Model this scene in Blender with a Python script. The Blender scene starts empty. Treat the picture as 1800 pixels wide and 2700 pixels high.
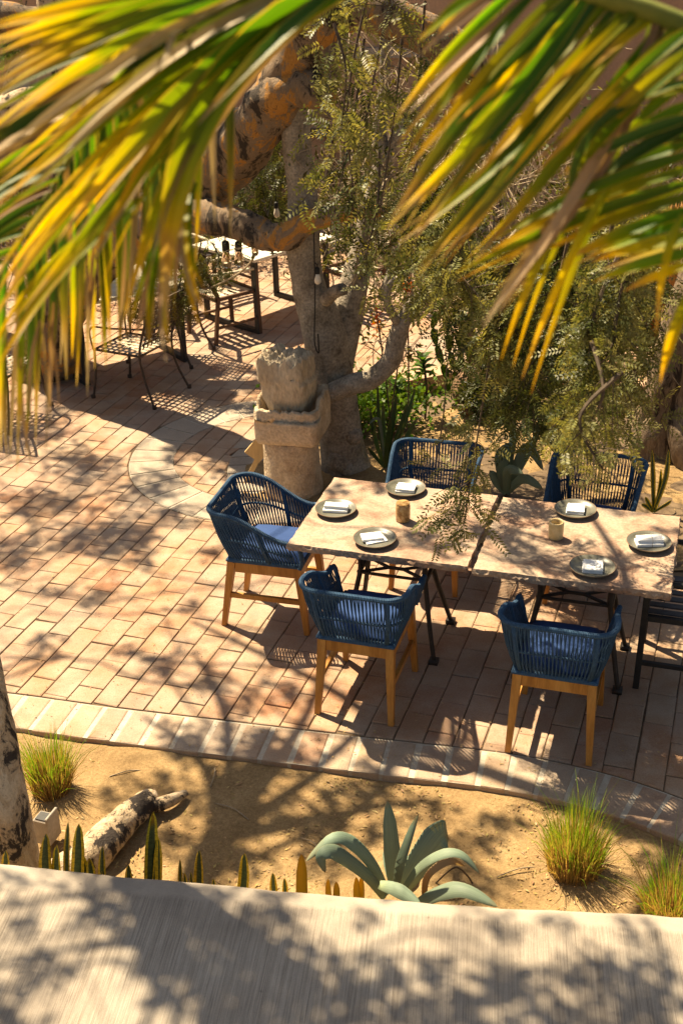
import bpy, math, random
import numpy as np
from mathutils import Vector, Matrix

S = bpy.context.scene
COL = S.collection
random.seed(7)
rng = np.random.default_rng(11)
R = math.radians

# ------------------------------------------------------------------ camera
FPX, PITCH, ROLL, CAMH = 3152.4, R(27.31), R(-1.7187), 3.75
cp, sp_ = math.cos(PITCH), math.sin(PITCH)
FW = Vector((0, cp, -sp_)); _rt = Vector((1, 0, 0)); _up = Vector((0, sp_, cp))
RT = math.cos(ROLL) * _rt + math.sin(ROLL) * _up
UP = -math.sin(ROLL) * _rt + math.cos(ROLL) * _up
CAM = Vector((0, 0, CAMH))
cd = bpy.data.cameras.new('camera'); cam = bpy.data.objects.new('camera', cd); COL.objects.link(cam)
m3 = Matrix((RT, UP, -FW)).transposed()
cam.matrix_world = Matrix.Translation(CAM) @ m3.to_4x4()
cd.sensor_fit = 'HORIZONTAL'; cd.sensor_width = 24.0; cd.lens = FPX / 1800 * 24.0
cd.clip_start = 0.05; cd.clip_end = 600
cd.dof.use_dof = True; cd.dof.focus_distance = 6.1; cd.dof.aperture_fstop = 5.8
S.camera = cam

# ------------------------------------------------------------------ sun, sky, exposure
SUN = Vector((0.405, -0.475, -1.0)).normalized()
sd = bpy.data.lights.new('sun', 'SUN'); sd.energy = 5.0; sd.angle = R(0.53); sd.color = (1.0, 0.86, 0.65)
so = bpy.data.objects.new('sun', sd); COL.objects.link(so)
so.rotation_euler = SUN.to_track_quat('-Z', 'Y').to_euler(); so.location = (-4, 5, 12)
w = bpy.data.worlds.new('World'); S.world = w; w.use_nodes = True
nt = w.node_tree; bg = nt.nodes['Background']
sky = nt.nodes.new('ShaderNodeTexSky'); sky.sky_type = 'NISHITA'; sky.sun_disc = False
sky.sun_elevation = math.asin(-SUN.z); sky.sun_rotation = math.atan2(-SUN.x, -SUN.y)
sky.dust_density = 2.0
nt.links.new(sky.outputs[0], bg.inputs[0]); bg.inputs[1].default_value = 0.05
vs = S.view_settings
vs.view_transform = 'Standard'; vs.look = 'None'; vs.gamma = 1.0; vs.exposure = 1.55; vs.use_curve_mapping = False
try:
    vs.use_white_balance = True; vs.white_balance_temperature = 7300; vs.white_balance_tint = 8
except Exception:
    pass
S.cycles.max_bounces = 8; S.cycles.transparent_max_bounces = 8
S.cycles.use_denoising = True

# ------------------------------------------------------------------ pixel helpers (photo is 1800 x 2700)
def ray(u, v):
    return FW + RT * ((u - 900) / FPX) + UP * ((1350 - v) / FPX)
def at(u, v, z=0.0):                       # the point at height z seen at pixel u, v
    d = ray(u, v); return CAM + d * ((z - CAMH) / d.z)
def pd(u, v, y):                           # the point at world distance y seen at pixel u, v
    d = ray(u, v); return CAM + d * (y / d.y)
def proj(p):
    d = Vector(p) - CAM; z = d.dot(FW)
    return 900 + FPX * d.dot(RT) / z, 1350 - FPX * d.dot(UP) / z, z

# ------------------------------------------------------------------ materials
def newmat(name):
    m = bpy.data.materials.new(name); m.use_nodes = True
    return m, m.node_tree, m.node_tree.nodes['Principled BSDF']
def N(nt, t, **k):
    n = nt.nodes.new(t)
    for a, b in k.items(): setattr(n, a, b)
    return n
def ramp(nt, fac, stops):
    r = N(nt, 'ShaderNodeValToRGB'); e = r.color_ramp.elements
    while len(e) < len(stops): e.new(0.5)
    for i, (p, c) in enumerate(stops):
        e[i].position = p; e[i].color = (*c, 1)
    nt.links.new(fac, r.inputs[0]); return r.outputs[0]
def coord(nt, kind, stretch=(1, 1, 1), rot=(0, 0, 0)):
    if kind == 'World': o = N(nt, 'ShaderNodeNewGeometry').outputs['Position']
    else: o = N(nt, 'ShaderNodeTexCoord').outputs[kind]
    mp = N(nt, 'ShaderNodeMapping'); mp.inputs['Scale'].default_value = stretch; mp.inputs['Rotation'].default_value = rot
    nt.links.new(o, mp.inputs[0]); return mp.outputs[0]
def noise(nt, vec, scale, detail=4, rough=0.6, dist=0.0):
    n = N(nt, 'ShaderNodeTexNoise'); n.inputs['Scale'].default_value = scale
    n.inputs['Detail'].default_value = detail; n.inputs['Roughness'].default_value = rough; n.inputs['Distortion'].default_value = dist
    nt.links.new(vec, n.inputs[0]); return n.outputs[0]
def mixc(nt, fac, a, b, mode='MIX'):
    m = N(nt, 'ShaderNodeMix', data_type='RGBA', blend_type=mode)
    for i, x in ((0, fac), (6, a), (7, b)):
        if isinstance(x, (int, float)): m.inputs[i].default_value = x
        elif isinstance(x, tuple): m.inputs[i].default_value = (*x, 1)
        else: nt.links.new(x, m.inputs[i])
    return m.outputs[2]
def math_(nt, op, a, b=0.0):
    m = N(nt, 'ShaderNodeMath', operation=op)
    for i, x in enumerate((a, b)):
        if isinstance(x, (int, float)): m.inputs[i].default_value = x
        else: nt.links.new(x, m.inputs[i])
    return m.outputs[0]
def bump(nt, bsdf, h, strength, dist=0.01):
    b = N(nt, 'ShaderNodeBump'); b.inputs['Strength'].default_value = strength; b.inputs['Distance'].default_value = dist
    nt.links.new(h, b.inputs['Height']); nt.links.new(b.outputs[0], bsdf.inputs['Normal'])

def surf(name, stops, scale=6, detail=6, rough=0.8, kind='Object', stretch=(1, 1, 1), fine=60, fine_amt=0.25,
         bstr=0.3, bdist=0.01, bscale=None, spec=0.3, dist=0.0, rand=0.0, metal=0.0):
    m, nt, b = newmat(name)
    v = coord(nt, kind, stretch)
    n1 = noise(nt, v, scale, detail, 0.62, dist); c = ramp(nt, n1, stops)
    n2 = noise(nt, v, fine, 3)
    c = mixc(nt, fine_amt, c, ramp(nt, n2, [(0.3, (0.25, 0.25, 0.25)), (0.7, (1, 1, 1))]), 'MULTIPLY')
    if rand:
        oi = N(nt, 'ShaderNodeObjectInfo'); hv = N(nt, 'ShaderNodeHueSaturation')
        nt.links.new(math_(nt, 'ADD', math_(nt, 'MULTIPLY', oi.outputs['Random'], 2 * rand), 1 - rand), hv.inputs['Value'])
        nt.links.new(c, hv.inputs['Color']); c = hv.outputs[0]
    nt.links.new(c, b.inputs['Base Color'])
    b.inputs['Roughness'].default_value = rough; b.inputs['Specular IOR Level'].default_value = spec; b.inputs['Metallic'].default_value = metal
    if bstr:
        bump(nt, b, math_(nt, 'ADD', noise(nt, v, bscale or scale * 2.5, 6, 0.65, dist), math_(nt, 'MULTIPLY', n2, 0.35)), bstr, bdist)
    return m

def leafmat(name, stops, trans=0.35, rough=0.45, var=0.25, edge=None, rand_hue=0.03, streak=0.25, tip=None, island=False):
    """leaf: colour runs along uv.y (base to tip), a rim across uv.x, variety per object, light passes through"""
    m, nt, b = newmat(name); L = nt.links
    uv = N(nt, 'ShaderNodeTexCoord').outputs['UV']; sx = N(nt, 'ShaderNodeSeparateXYZ'); L.new(uv, sx.inputs[0])
    oi = N(nt, 'ShaderNodeObjectInfo').outputs['Random']
    if island: oi = N(nt, 'ShaderNodeNewGeometry').outputs['Random Per Island']
    wpos = coord(nt, 'Object')
    along = math_(nt, 'ADD', sx.outputs[1], math_(nt, 'MULTIPLY', math_(nt, 'SUBTRACT', noise(nt, wpos, 14, 3), 0.5), 0.3))
    along = math_(nt, 'ADD', along, math_(nt, 'MULTIPLY', math_(nt, 'SUBTRACT', oi, 0.5), var))
    c = ramp(nt, along, stops)
    mp = N(nt, 'ShaderNodeMapping'); mp.inputs['Scale'].default_value = (14, 0.7, 1); L.new(uv, mp.inputs[0])
    st = noise(nt, mp.outputs[0], 3, 2)
    c = mixc(nt, streak, c, ramp(nt, st, [(0.3, (0.45, 0.45, 0.4)), (0.7, (1.3, 1.3, 1.1))]), 'MULTIPLY')
    if edge:
        e = math_(nt, 'ABSOLUTE', math_(nt, 'SUBTRACT', sx.outputs[0], 0.5))
        e = math_(nt, 'GREATER_THAN', math_(nt, 'ADD', e, math_(nt, 'MULTIPLY', noise(nt, mp.outputs[0], 1.5, 1), 0.12)), edge[1])
        c = mixc(nt, e, c, edge[0])
    hv = N(nt, 'ShaderNodeHueSaturation'); L.new(c, hv.inputs['Color'])
    L.new(math_(nt, 'ADD', math_(nt, 'MULTIPLY', oi, 2 * rand_hue), 0.5 - rand_hue), hv.inputs['Hue'])
    L.new(math_(nt, 'ADD', math_(nt, 'MULTIPLY', math_(nt, 'FRACT', math_(nt, 'MULTIPLY', oi, 7.31)), 0.6), 0.7), hv.inputs['Value'])
    c = hv.outputs[0]; L.new(c, b.inputs['Base Color'])
    b.inputs['Roughness'].default_value = rough; b.inputs['Specular IOR Level'].default_value = 0.22
    tr = N(nt, 'ShaderNodeBsdfTranslucent'); L.new(mixc(nt, 1.0, c, (1.6, 1.4, 0.7), 'MULTIPLY'), tr.inputs[0])
    mx = N(nt, 'ShaderNodeMixShader'); mx.inputs[0].default_value = trans
    L.new(b.outputs[0], mx.inputs[1]); L.new(tr.outputs[0], mx.inputs[2])
    L.new(mx.outputs[0], nt.nodes['Material Output'].inputs[0])
    return m

def brickmat(name, stops, grey=0.35):
    m, nt, b = newmat(name); L = nt.links
    g = N(nt, 'ShaderNodeNewGeometry'); oi = N(nt, 'ShaderNodeObjectInfo')
    r = math_(nt, 'FRACT', math_(nt, 'ADD', oi.outputs['Random'], g.outputs['Random Per Island']))
    c = ramp(nt, r, stops)
    v = coord(nt, 'World')
    n1 = noise(nt, v, 5, 6, 0.65); n2 = noise(nt, v, 130, 4, 0.7); n3 = noise(nt, v, 1.1, 3)
    c = mixc(nt, ramp(nt, n1, [(0.42, (0, 0, 0)), (0.68, (0.6, 0.6, 0.6))]), c, (0.45, 0.36, 0.27))
    c = mixc(nt, ramp(nt, n3, [(0.42, (0, 0, 0)), (0.62, (grey, grey, grey))]), c, (0.33, 0.29, 0.25))
    c = mixc(nt, 0.5, c, ramp(nt, n2, [(0.3, (0.5, 0.46, 0.43)), (0.6, (1.05, 1.05, 1.05))]), 'MULTIPLY')
    L.new(c, b.inputs['Base Color']); b.inputs['Roughness'].default_value = 0.85; b.inputs['Specular IOR Level'].default_value = 0.25
    bump(nt, b, math_(nt, 'ADD', noise(nt, v, 28, 5, 0.7), math_(nt, 'MULTIPLY', n2, 0.5)), 0.45, 0.006)
    return m

BR = [(0.0, (0.33, 0.18, 0.10)), (0.22, (0.36, 0.215, 0.125)), (0.4, (0.28, 0.13, 0.07)), (0.55, (0.355, 0.225, 0.135)),
      (0.7, (0.33, 0.18, 0.10)), (0.85, (0.28, 0.185, 0.12)), (1.0, (0.32, 0.165, 0.09))]
M = {}
M['brick'] = brickmat('clay_brick', BR)
M['paver'] = brickmat('pale_paver', [(0, (0.34, 0.215, 0.135)), (0.3, (0.37, 0.26, 0.17)), (0.6, (0.30, 0.165, 0.10)), (0.8, (0.34, 0.26, 0.19)), (1, (0.36, 0.225, 0.14))])
M['ringpaver'] = brickmat('grey_paver', [(0, (0.34, 0.28, 0.22)), (0.5, (0.29, 0.235, 0.185)), (1, (0.37, 0.305, 0.24))])
M['joint'] = surf('joint_earth', [(0.3, (0.08, 0.05, 0.028)), (0.6, (0.15, 0.10, 0.055)), (0.8, (0.21, 0.14, 0.08))], 9, kind='World', fine=200)
M['mortar'] = surf('white_mortar', [(0.3, (0.38, 0.32, 0.245)), (0.7, (0.52, 0.46, 0.37))], 20, kind='World', fine=150)
def sandmat():
    m, nt, b = newmat('sandy_soil'); L = nt.links; v = coord(nt, 'World')
    n1 = noise(nt, v, 3.5, 6, 0.65); n2 = noise(nt, v, 60, 5, 0.75); n3 = noise(nt, v, 260, 3, 0.7)
    c = ramp(nt, n1, [(0.3, (0.27, 0.175, 0.085)), (0.55, (0.37, 0.25, 0.125)), (0.75, (0.45, 0.32, 0.17))])
    c = mixc(nt, 0.5, c, ramp(nt, n2, [(0.32, (0.35, 0.3, 0.25)), (0.6, (1.1, 1.1, 1.1))]), 'MULTIPLY')
    c = mixc(nt, 0.5, c, ramp(nt, n3, [(0.34, (0.4, 0.36, 0.3)), (0.62, (1.15, 1.15, 1.15))]), 'MULTIPLY')
    L.new(c, b.inputs['Base Color']); b.inputs['Roughness'].default_value = 0.95; b.inputs['Specular IOR Level'].default_value = 0.1
    bump(nt, b, math_(nt, 'ADD', n2, math_(nt, 'MULTIPLY', n3, 0.6)), 0.7, 0.012)
    return m
M['sand'] = sandmat()
EDGE_ANG = R(-8.7)
def slabmat():
    m, nt, b = newmat('broomed_concrete'); L = nt.links
    v = coord(nt, 'World', (1, 1, 1)); mp = N(nt, 'ShaderNodeMapping'); mp.inputs['Rotation'].default_value = (0, 0, -EDGE_ANG)
    mp.inputs['Scale'].default_value = (1, 1, 1); L.new(v, mp.inputs[0])
    m2 = N(nt, 'ShaderNodeMapping'); m2.inputs['Scale'].default_value = (1, 0.012, 1); L.new(mp.outputs[0], m2.inputs[0])
    l1 = noise(nt, m2.outputs[0], 190, 4, 0.8); l2 = noise(nt, m2.outputs[0], 34, 3, 0.6); n1 = noise(nt, v, 2.2, 5, 0.6); n2 = noise(nt, v, 160, 3)
    c = ramp(nt, n1, [(0.32, (0.235, 0.20, 0.165)), (0.5, (0.335, 0.285, 0.23)), (0.7, (0.385, 0.335, 0.275))])
    sxyz = N(nt, 'ShaderNodeSeparateXYZ'); L.new(mp.outputs[0], sxyz.inputs[0])
    # smooth trowelled margin near the far edge, broomed lines elsewhere
    wob = math_(nt, 'ADD', sxyz.outputs[1], math_(nt, 'MULTIPLY', noise(nt, v, 9, 3), 0.035))
    mr = N(nt, 'ShaderNodeMapRange'); L.new(wob, mr.inputs[0])
    mr.inputs[1].default_value = SLAB_Y - 0.075; mr.inputs[2].default_value = SLAB_Y - 0.10; mr.inputs[3].default_value = 0.0; mr.inputs[4].default_value = 1.0
    br = mr.outputs[0]
    lines = ramp(nt, l1, [(0.34, (0.5, 0.47, 0.44)), (0.56, (1.06, 1.06, 1.06))])
    lines = mixc(nt, 0.45, lines, ramp(nt, l2, [(0.35, (0.6, 0.58, 0.56)), (0.6, (1.05, 1.05, 1.05))]), 'MULTIPLY')
    c = mixc(nt, math_(nt, 'MULTIPLY', br, 0.8), c, lines, 'MULTIPLY')
    c = mixc(nt, 0.25, c, ramp(nt, n2, [(0.3, (0.6, 0.6, 0.6)), (0.6, (1.05, 1.05, 1.05))]), 'MULTIPLY')
    sp2 = N(nt, 'ShaderNodeTexVoronoi'); sp2.inputs['Scale'].default_value = 9; L.new(v, sp2.inputs[0])
    spots = ramp(nt, sp2.outputs['Distance'], [(0.0, (0.45, 0.42, 0.38)), (0.07, (1, 1, 1))])
    c = mixc(nt, 0.7, c, spots, 'MULTIPLY')
    L.new(c, b.inputs['Base Color']); b.inputs['Roughness'].default_value = 0.85; b.inputs['Specular IOR Level'].default_value = 0.25
    bump(nt, b, math_(nt, 'ADD', math_(nt, 'MULTIPLY', math_(nt, 'MULTIPLY', l1, br), 1.0), math_(nt, 'MULTIPLY', n2, 0.15)), 0.7, 0.006)
    return m
_e0 = at(0, 2281, 0.5); _e1 = at(1800, 2399, 0.5)
EDGE_ANG = math.atan2(_e1.y - _e0.y, _e1.x - _e0.x)
SLAB_Y = -_e0.x * math.sin(EDGE_ANG) + _e0.y * math.cos(EDGE_ANG)
M['slab'] = slabmat()
M['plaster'] = surf('adobe_plaster', [(0.3, (0.36, 0.21, 0.13)), (0.7, (0.50, 0.32, 0.21))], 1.2, kind='World', fine=40, bstr=0.2)
M['stone'] = surf('cantera_stone', [(0.28, (0.42, 0.30, 0.185)), (0.5, (0.60, 0.465, 0.315)), (0.72, (0.68, 0.55, 0.39))], 7, fine=55, fine_amt=0.5, bstr=0.7, bdist=0.03, bscale=16, rand=0.05)
M['stone2'] = surf('grey_tufa', [(0.28, (0.36, 0.28, 0.19)), (0.5, (0.55, 0.45, 0.32)), (0.72, (0.66, 0.56, 0.42))], 6, fine=45, fine_amt=0.5, bstr=0.8, bdist=0.03, bscale=14, stretch=(1, 1, 0.4))
M['table'] = surf('pink_travertine', [(0.30, (0.24, 0.125, 0.08)), (0.43, (0.35, 0.22, 0.15)), (0.55, (0.44, 0.32, 0.23)), (0.66, (0.34, 0.265, 0.205))], 5.2, detail=9, fine=75, fine_amt=0.5, rough=0.7, bstr=0.25, bdist=0.004, dist=0.6)
M['iron'] = surf('cast_iron', [(0.3, (0.018, 0.014, 0.012)), (0.7, (0.045, 0.034, 0.028))], 25, rough=0.55, bstr=0.15, bdist=0.003)
M['black'] = surf('black_metal', [(0.3, (0.012, 0.012, 0.013)), (0.7, (0.03, 0.029, 0.028))], 20, rough=0.5, bstr=0.05)
M['rust'] = surf('dark_rusty_metal', [(0.3, (0.03, 0.02, 0.015)), (0.7, (0.09, 0.055, 0.035))], 30, rough=0.6, bstr=0.2, bdist=0.003)
M['greymetal'] = surf('dark_grey_metal', [(0.3, (0.03, 0.03, 0.034)), (0.7, (0.055, 0.055, 0.06))], 20, rough=0.45, bstr=0.05)
M['rope'] = surf('navy_rope', [(0.3, (0.020, 0.058, 0.118)), (0.7, (0.042, 0.108, 0.20))], 40, fine=220, fine_amt=0.5, rough=0.75, bstr=0.5, bdist=0.002, bscale=300)
M['cushion'] = surf('blue_cushion', [(0.3, (0.016, 0.05, 0.17)), (0.7, (0.03, 0.075, 0.22))], 5, fine=250, fine_amt=0.3, rough=0.85, bstr=0.25, bdist=0.004, bscale=6)
M['teak'] = surf('teak_wood', [(0.28, (0.28, 0.105, 0.018)), (0.5, (0.46, 0.20, 0.042)), (0.75, (0.58, 0.29, 0.075))], 14, stretch=(1, 1, 0.12), fine=90, fine_amt=0.35, rough=0.5, bstr=0.15, bdist=0.002, rand=0.08)
M['signwood'] = surf('pale_pine', [(0.3, (0.40, 0.25, 0.10)), (0.7, (0.56, 0.40, 0.20))], 10, stretch=(1, 1, 0.15), rough=0.7)
M['creamwood'] = surf('weathered_slat', [(0.3, (0.44, 0.37, 0.26)), (0.7, (0.62, 0.55, 0.42))], 12, stretch=(0.2, 1, 1), rough=0.7)
M['brownwood'] = surf('brown_wood', [(0.3, (0.055, 0.028, 0.016)), (0.7, (0.15, 0.075, 0.038))], 12, stretch=(1, 1, 0.15), rough=0.65)
M['cream'] = surf('cream_tabletop', [(0.3, (0.62, 0.54, 0.42)), (0.7, (0.74, 0.68, 0.56))], 5, rough=0.6, bstr=0.05)
M['plate'] = surf('grey_green_stoneware', [(0.3, (0.095, 0.092, 0.07)), (0.7, (0.15, 0.145, 0.112))], 6, fine=120, fine_amt=0.3, rough=0.38, spec=0.5, bstr=0.08, bdist=0.002)
M['platerim'] = surf('bare_clay_rim', [(0.3, (0.16, 0.09, 0.05)), (0.7, (0.24, 0.14, 0.08))], 20, rough=0.6)
M['napkin'] = surf('white_linen', [(0.3, (0.74, 0.74, 0.75)), (0.7, (0.82, 0.82, 0.82))], 8, fine=300, fine_amt=0.12, rough=0.9, bstr=0.3, bdist=0.003, bscale=30)
M['onyx'] = surf('banded_onyx', [(0.25, (0.07, 0.025, 0.008)), (0.42, (0.33, 0.17, 0.05)), (0.55, (0.55, 0.36, 0.15)), (0.68, (0.25, 0.11, 0.03)), (0.85, (0.5, 0.33, 0.14))], 7, dist=3.0, rough=0.25, spec=0.6, bstr=0.0)
M['paleonyx'] = surf('pale_onyx', [(0.3, (0.60, 0.42, 0.18)), (0.7, (0.75, 0.60, 0.34))], 5, dist=2.0, rough=0.3, spec=0.5, bstr=0.0)
M['clay'] = surf('old_clay', [(0.3, (0.10, 0.055, 0.03)), (0.7, (0.24, 0.14, 0.08))], 6, rough=0.85, bstr=0.4)
M['greybark'] = surf('grey_speckled_bark', [(0.3, (0.13, 0.105, 0.08)), (0.46, (0.33, 0.275, 0.21)), (0.7, (0.46, 0.40, 0.32))], 9, fine=60, fine_amt=0.75, bstr=0.6, bdist=0.02, bscale=30)
def patchbark(name, light, mid, dark, scale, t0=0.40, t1=0.5, stretch=(1, 1, 0.55)):
    m, nt, b = newmat(name); L = nt.links; v = coord(nt, 'Object', stretch)
    n1 = noise(nt, v, scale, 7, 0.7, 0.6); n2 = noise(nt, v, scale * 2.6, 6, 0.7, 0.8); n3 = noise(nt, v, 90, 4, 0.7)
    c = ramp(nt, n1, [(t0 - 0.04, dark), (t0 + 0.01, mid), (t1, mid), (t1 + 0.03, light), (0.8, light)])
    c = mixc(nt, ramp(nt, n2, [(0.60, (0, 0, 0)), (0.66, (0.9, 0.9, 0.9))]), c, dark)
    c = mixc(nt, 0.45, c, ramp(nt, n3, [(0.3, (0.4, 0.4, 0.4)), (0.62, (1.1, 1.1, 1.1))]), 'MULTIPLY')
    L.new(c, b.inputs['Base Color']); b.inputs['Roughness'].default_value = 0.85; b.inputs['Specular IOR Level'].default_value = 0.2
    bump(nt, b, math_(nt, 'ADD', n1, math_(nt, 'MULTIPLY', n3, 0.3)), 0.9, 0.03)
    return m
M['orangebark'] = patchbark('peeling_orange_bark', (0.42, 0.20, 0.05), (0.22, 0.155, 0.10), (0.04, 0.03, 0.022), 5.5, 0.465, 0.54)
M['paperbark'] = patchbark('papery_pale_bark', (0.56, 0.44, 0.31), (0.46, 0.34, 0.22), (0.045, 0.035, 0.03), 9, 0.455, 0.51)
M['roughbark'] = patchbark('rough_brown_bark', (0.26, 0.19, 0.125), (0.17, 0.12, 0.08), (0.035, 0.024, 0.016), 7.0, 0.42, 0.5, (1, 1, 0.18))
M['twig'] = surf('dark_twig', [(0.3, (0.045, 0.03, 0.02)), (0.7, (0.12, 0.085, 0.055))], 30, bstr=0.2, bdist=0.003)
M['drytwig'] = surf('dry_twig', [(0.3, (0.22, 0.16, 0.10)), (0.7, (0.42, 0.33, 0.22))], 20, bstr=0.1)
M['palm'] = leafmat('palm_leaflet', [(0.0, (0.05, 0.13, 0.008)), (0.5, (0.08, 0.18, 0.008)), (0.74, (0.20, 0.24, 0.01)), (0.88, (0.42, 0.29, 0.014)), (0.96, (0.36, 0.21, 0.05)), (1.0, (0.36, 0.25, 0.13))],
                    trans=0.5, var=0.34, edge=((0.36, 0.27, 0.03), 0.50), rand_hue=0.02, streak=0.45)
M['palmdark'] = leafmat('palm_leaflet_green', [(0.0, (0.026, 0.07, 0.008)), (0.6, (0.04, 0.095, 0.01)), (0.8, (0.14, 0.12, 0.012)), (0.9, (0.30, 0.18, 0.05)), (1.0, (0.30, 0.21, 0.12))],
                        trans=0.25, var=0.25, edge=((0.24, 0.20, 0.03), 0.49), rand_hue=0.015, streak=0.4)
M['palmgold'] = leafmat('palm_leaflet_gold', [(0.0, (0.09, 0.16, 0.012)), (0.4, (0.28, 0.28, 0.012)), (0.75, (0.60, 0.40, 0.014)), (1.0, (0.40, 0.22, 0.06))], trans=0.5, var=0.5, rand_hue=0.02, streak=0.5)
M['palmdry'] = leafmat('palm_leaflet_dry', [(0.0, (0.20, 0.12, 0.05)), (0.5, (0.33, 0.22, 0.12)), (1.0, (0.38, 0.29, 0.19))], trans=0.2, var=0.4, rand_hue=0.015, streak=0.5)
M['rachis'] = surf('palm_rachis', [(0.3, (0.10, 0.13, 0.02)), (0.7, (0.22, 0.21, 0.04))], 10, bstr=0.1)
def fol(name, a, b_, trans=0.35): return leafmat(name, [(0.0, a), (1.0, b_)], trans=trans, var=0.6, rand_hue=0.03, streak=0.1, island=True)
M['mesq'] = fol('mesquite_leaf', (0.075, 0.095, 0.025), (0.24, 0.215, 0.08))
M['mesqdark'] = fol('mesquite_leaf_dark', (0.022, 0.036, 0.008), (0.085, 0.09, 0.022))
M['bright'] = fol('bright_leaf', (0.045, 0.11, 0.012), (0.10, 0.17, 0.02), 0.4)
M['olive'] = fol('olive_leaf', (0.06, 0.065, 0.015), (0.13, 0.115, 0.03), 0.4)
M['agave'] = leafmat('agave_leaf', [(0.0, (0.26, 0.31, 0.18)), (0.25, (0.19, 0.245, 0.18)), (0.85, (0.165, 0.225, 0.175)), (0.97, (0.2, 0.19, 0.12)), (1.0, (0.10, 0.06, 0.03))], trans=0.1, var=0.1, rough=0.6, rand_hue=0.012, streak=0.45, edge=((0.33, 0.34, 0.20), 0.55))
M['agavedry'] = leafmat('agave_leaf_dry', [(0.0, (0.5, 0.26, 0.05)), (0.4, (0.50, 0.36, 0.2)), (1.0, (0.42, 0.30, 0.17))], trans=0.2, rough=0.7)
M['aloe'] = leafmat('aloe_leaf', [(0.0, (0.10, 0.14, 0.035)), (0.6, (0.05, 0.10, 0.03)), (1.0, (0.10, 0.10, 0.03))], trans=0.1, edge=((0.22, 0.24, 0.08), 0.52), rand_hue=0.02)
def snakemat():
    m = leafmat('snake_leaf', [(0.0, (0.05, 0.085, 0.04)), (0.9, (0.065, 0.10, 0.045)), (1.0, (0.30, 0.16, 0.02))], trans=0.1, edge=((0.62, 0.45, 0.04), 0.33), rand_hue=0.01, streak=0.35)
    nt = m.node_tree; hv = [n for n in nt.nodes if n.type == 'HUE_SAT'][0]; src = hv.inputs['Color'].links[0].from_socket
    uv = N(nt, 'ShaderNodeTexCoord').outputs['UV']; mp = N(nt, 'ShaderNodeMapping'); mp.inputs['Scale'].default_value = (1.2, 26, 1); nt.links.new(uv, mp.inputs[0])
    s = noise(nt, mp.outputs[0], 1.6, 2, 0.6, 0.8)
    nt.links.new(mixc(nt, 0.5, src, ramp(nt, s, [(0.42, (0.5, 0.55, 0.5)), (0.58, (1.5, 1.5, 1.3))]), 'MULTIPLY'), hv.inputs['Color'])
    return m
M['snake'] = snakemat()
M['snakegold'] = leafmat('snake_leaf_gold', [(0.0, (0.40, 0.28, 0.02)), (0.8, (0.55, 0.35, 0.02)), (1.0, (0.45, 0.25, 0.06))], trans=0.2, rand_hue=0.01)
M['grass'] = leafmat('grass_blade', [(0.0, (0.26, 0.17, 0.075)), (0.44, (0.36, 0.25, 0.09)), (0.60, (0.24, 0.25, 0.04)), (0.76, (0.13, 0.27, 0.015)), (1.0, (0.22, 0.30, 0.04))], trans=0.45, var=0.35, rand_hue=0.02, streak=0.0, island=True)
M['litter'] = fol('leaf_litter', (0.42, 0.30, 0.14), (0.30, 0.18, 0.07), 0.1)
M['flower'] = fol('orange_flower', (0.6, 0.16, 0.015), (0.75, 0.28, 0.02), 0.3)
M['wire'] = surf('black_cable', [(0.3, (0.012, 0.012, 0.012)), (0.7, (0.025, 0.024, 0.022))], 20, rough=0.6, bstr=0)
M['spot'] = surf('grey_box', [(0.3, (0.26, 0.22, 0.18)), (0.7, (0.38, 0.33, 0.28))], 8, rough=0.6)
def glassmat():
    m, nt, b = newmat('bulb_glass'); b.inputs['Base Color'].default_value = (1.0, 0.93, 0.8, 1)
    b.inputs['Transmission Weight'].default_value = 1.0; b.inputs['Roughness'].default_value = 0.03; b.inputs['IOR'].default_value = 1.25
    return m
M['glass'] = glassmat()
M['frost'] = surf('frosted_bulb', [(0.3, (0.70, 0.62, 0.5)), (0.7, (0.78, 0.7, 0.58))], 5, rough=0.3, bstr=0)
M['amber'] = surf('amber_filament', [(0.3, (0.6, 0.25, 0.05)), (0.7, (0.7, 0.33, 0.08))], 5, bstr=0)

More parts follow.
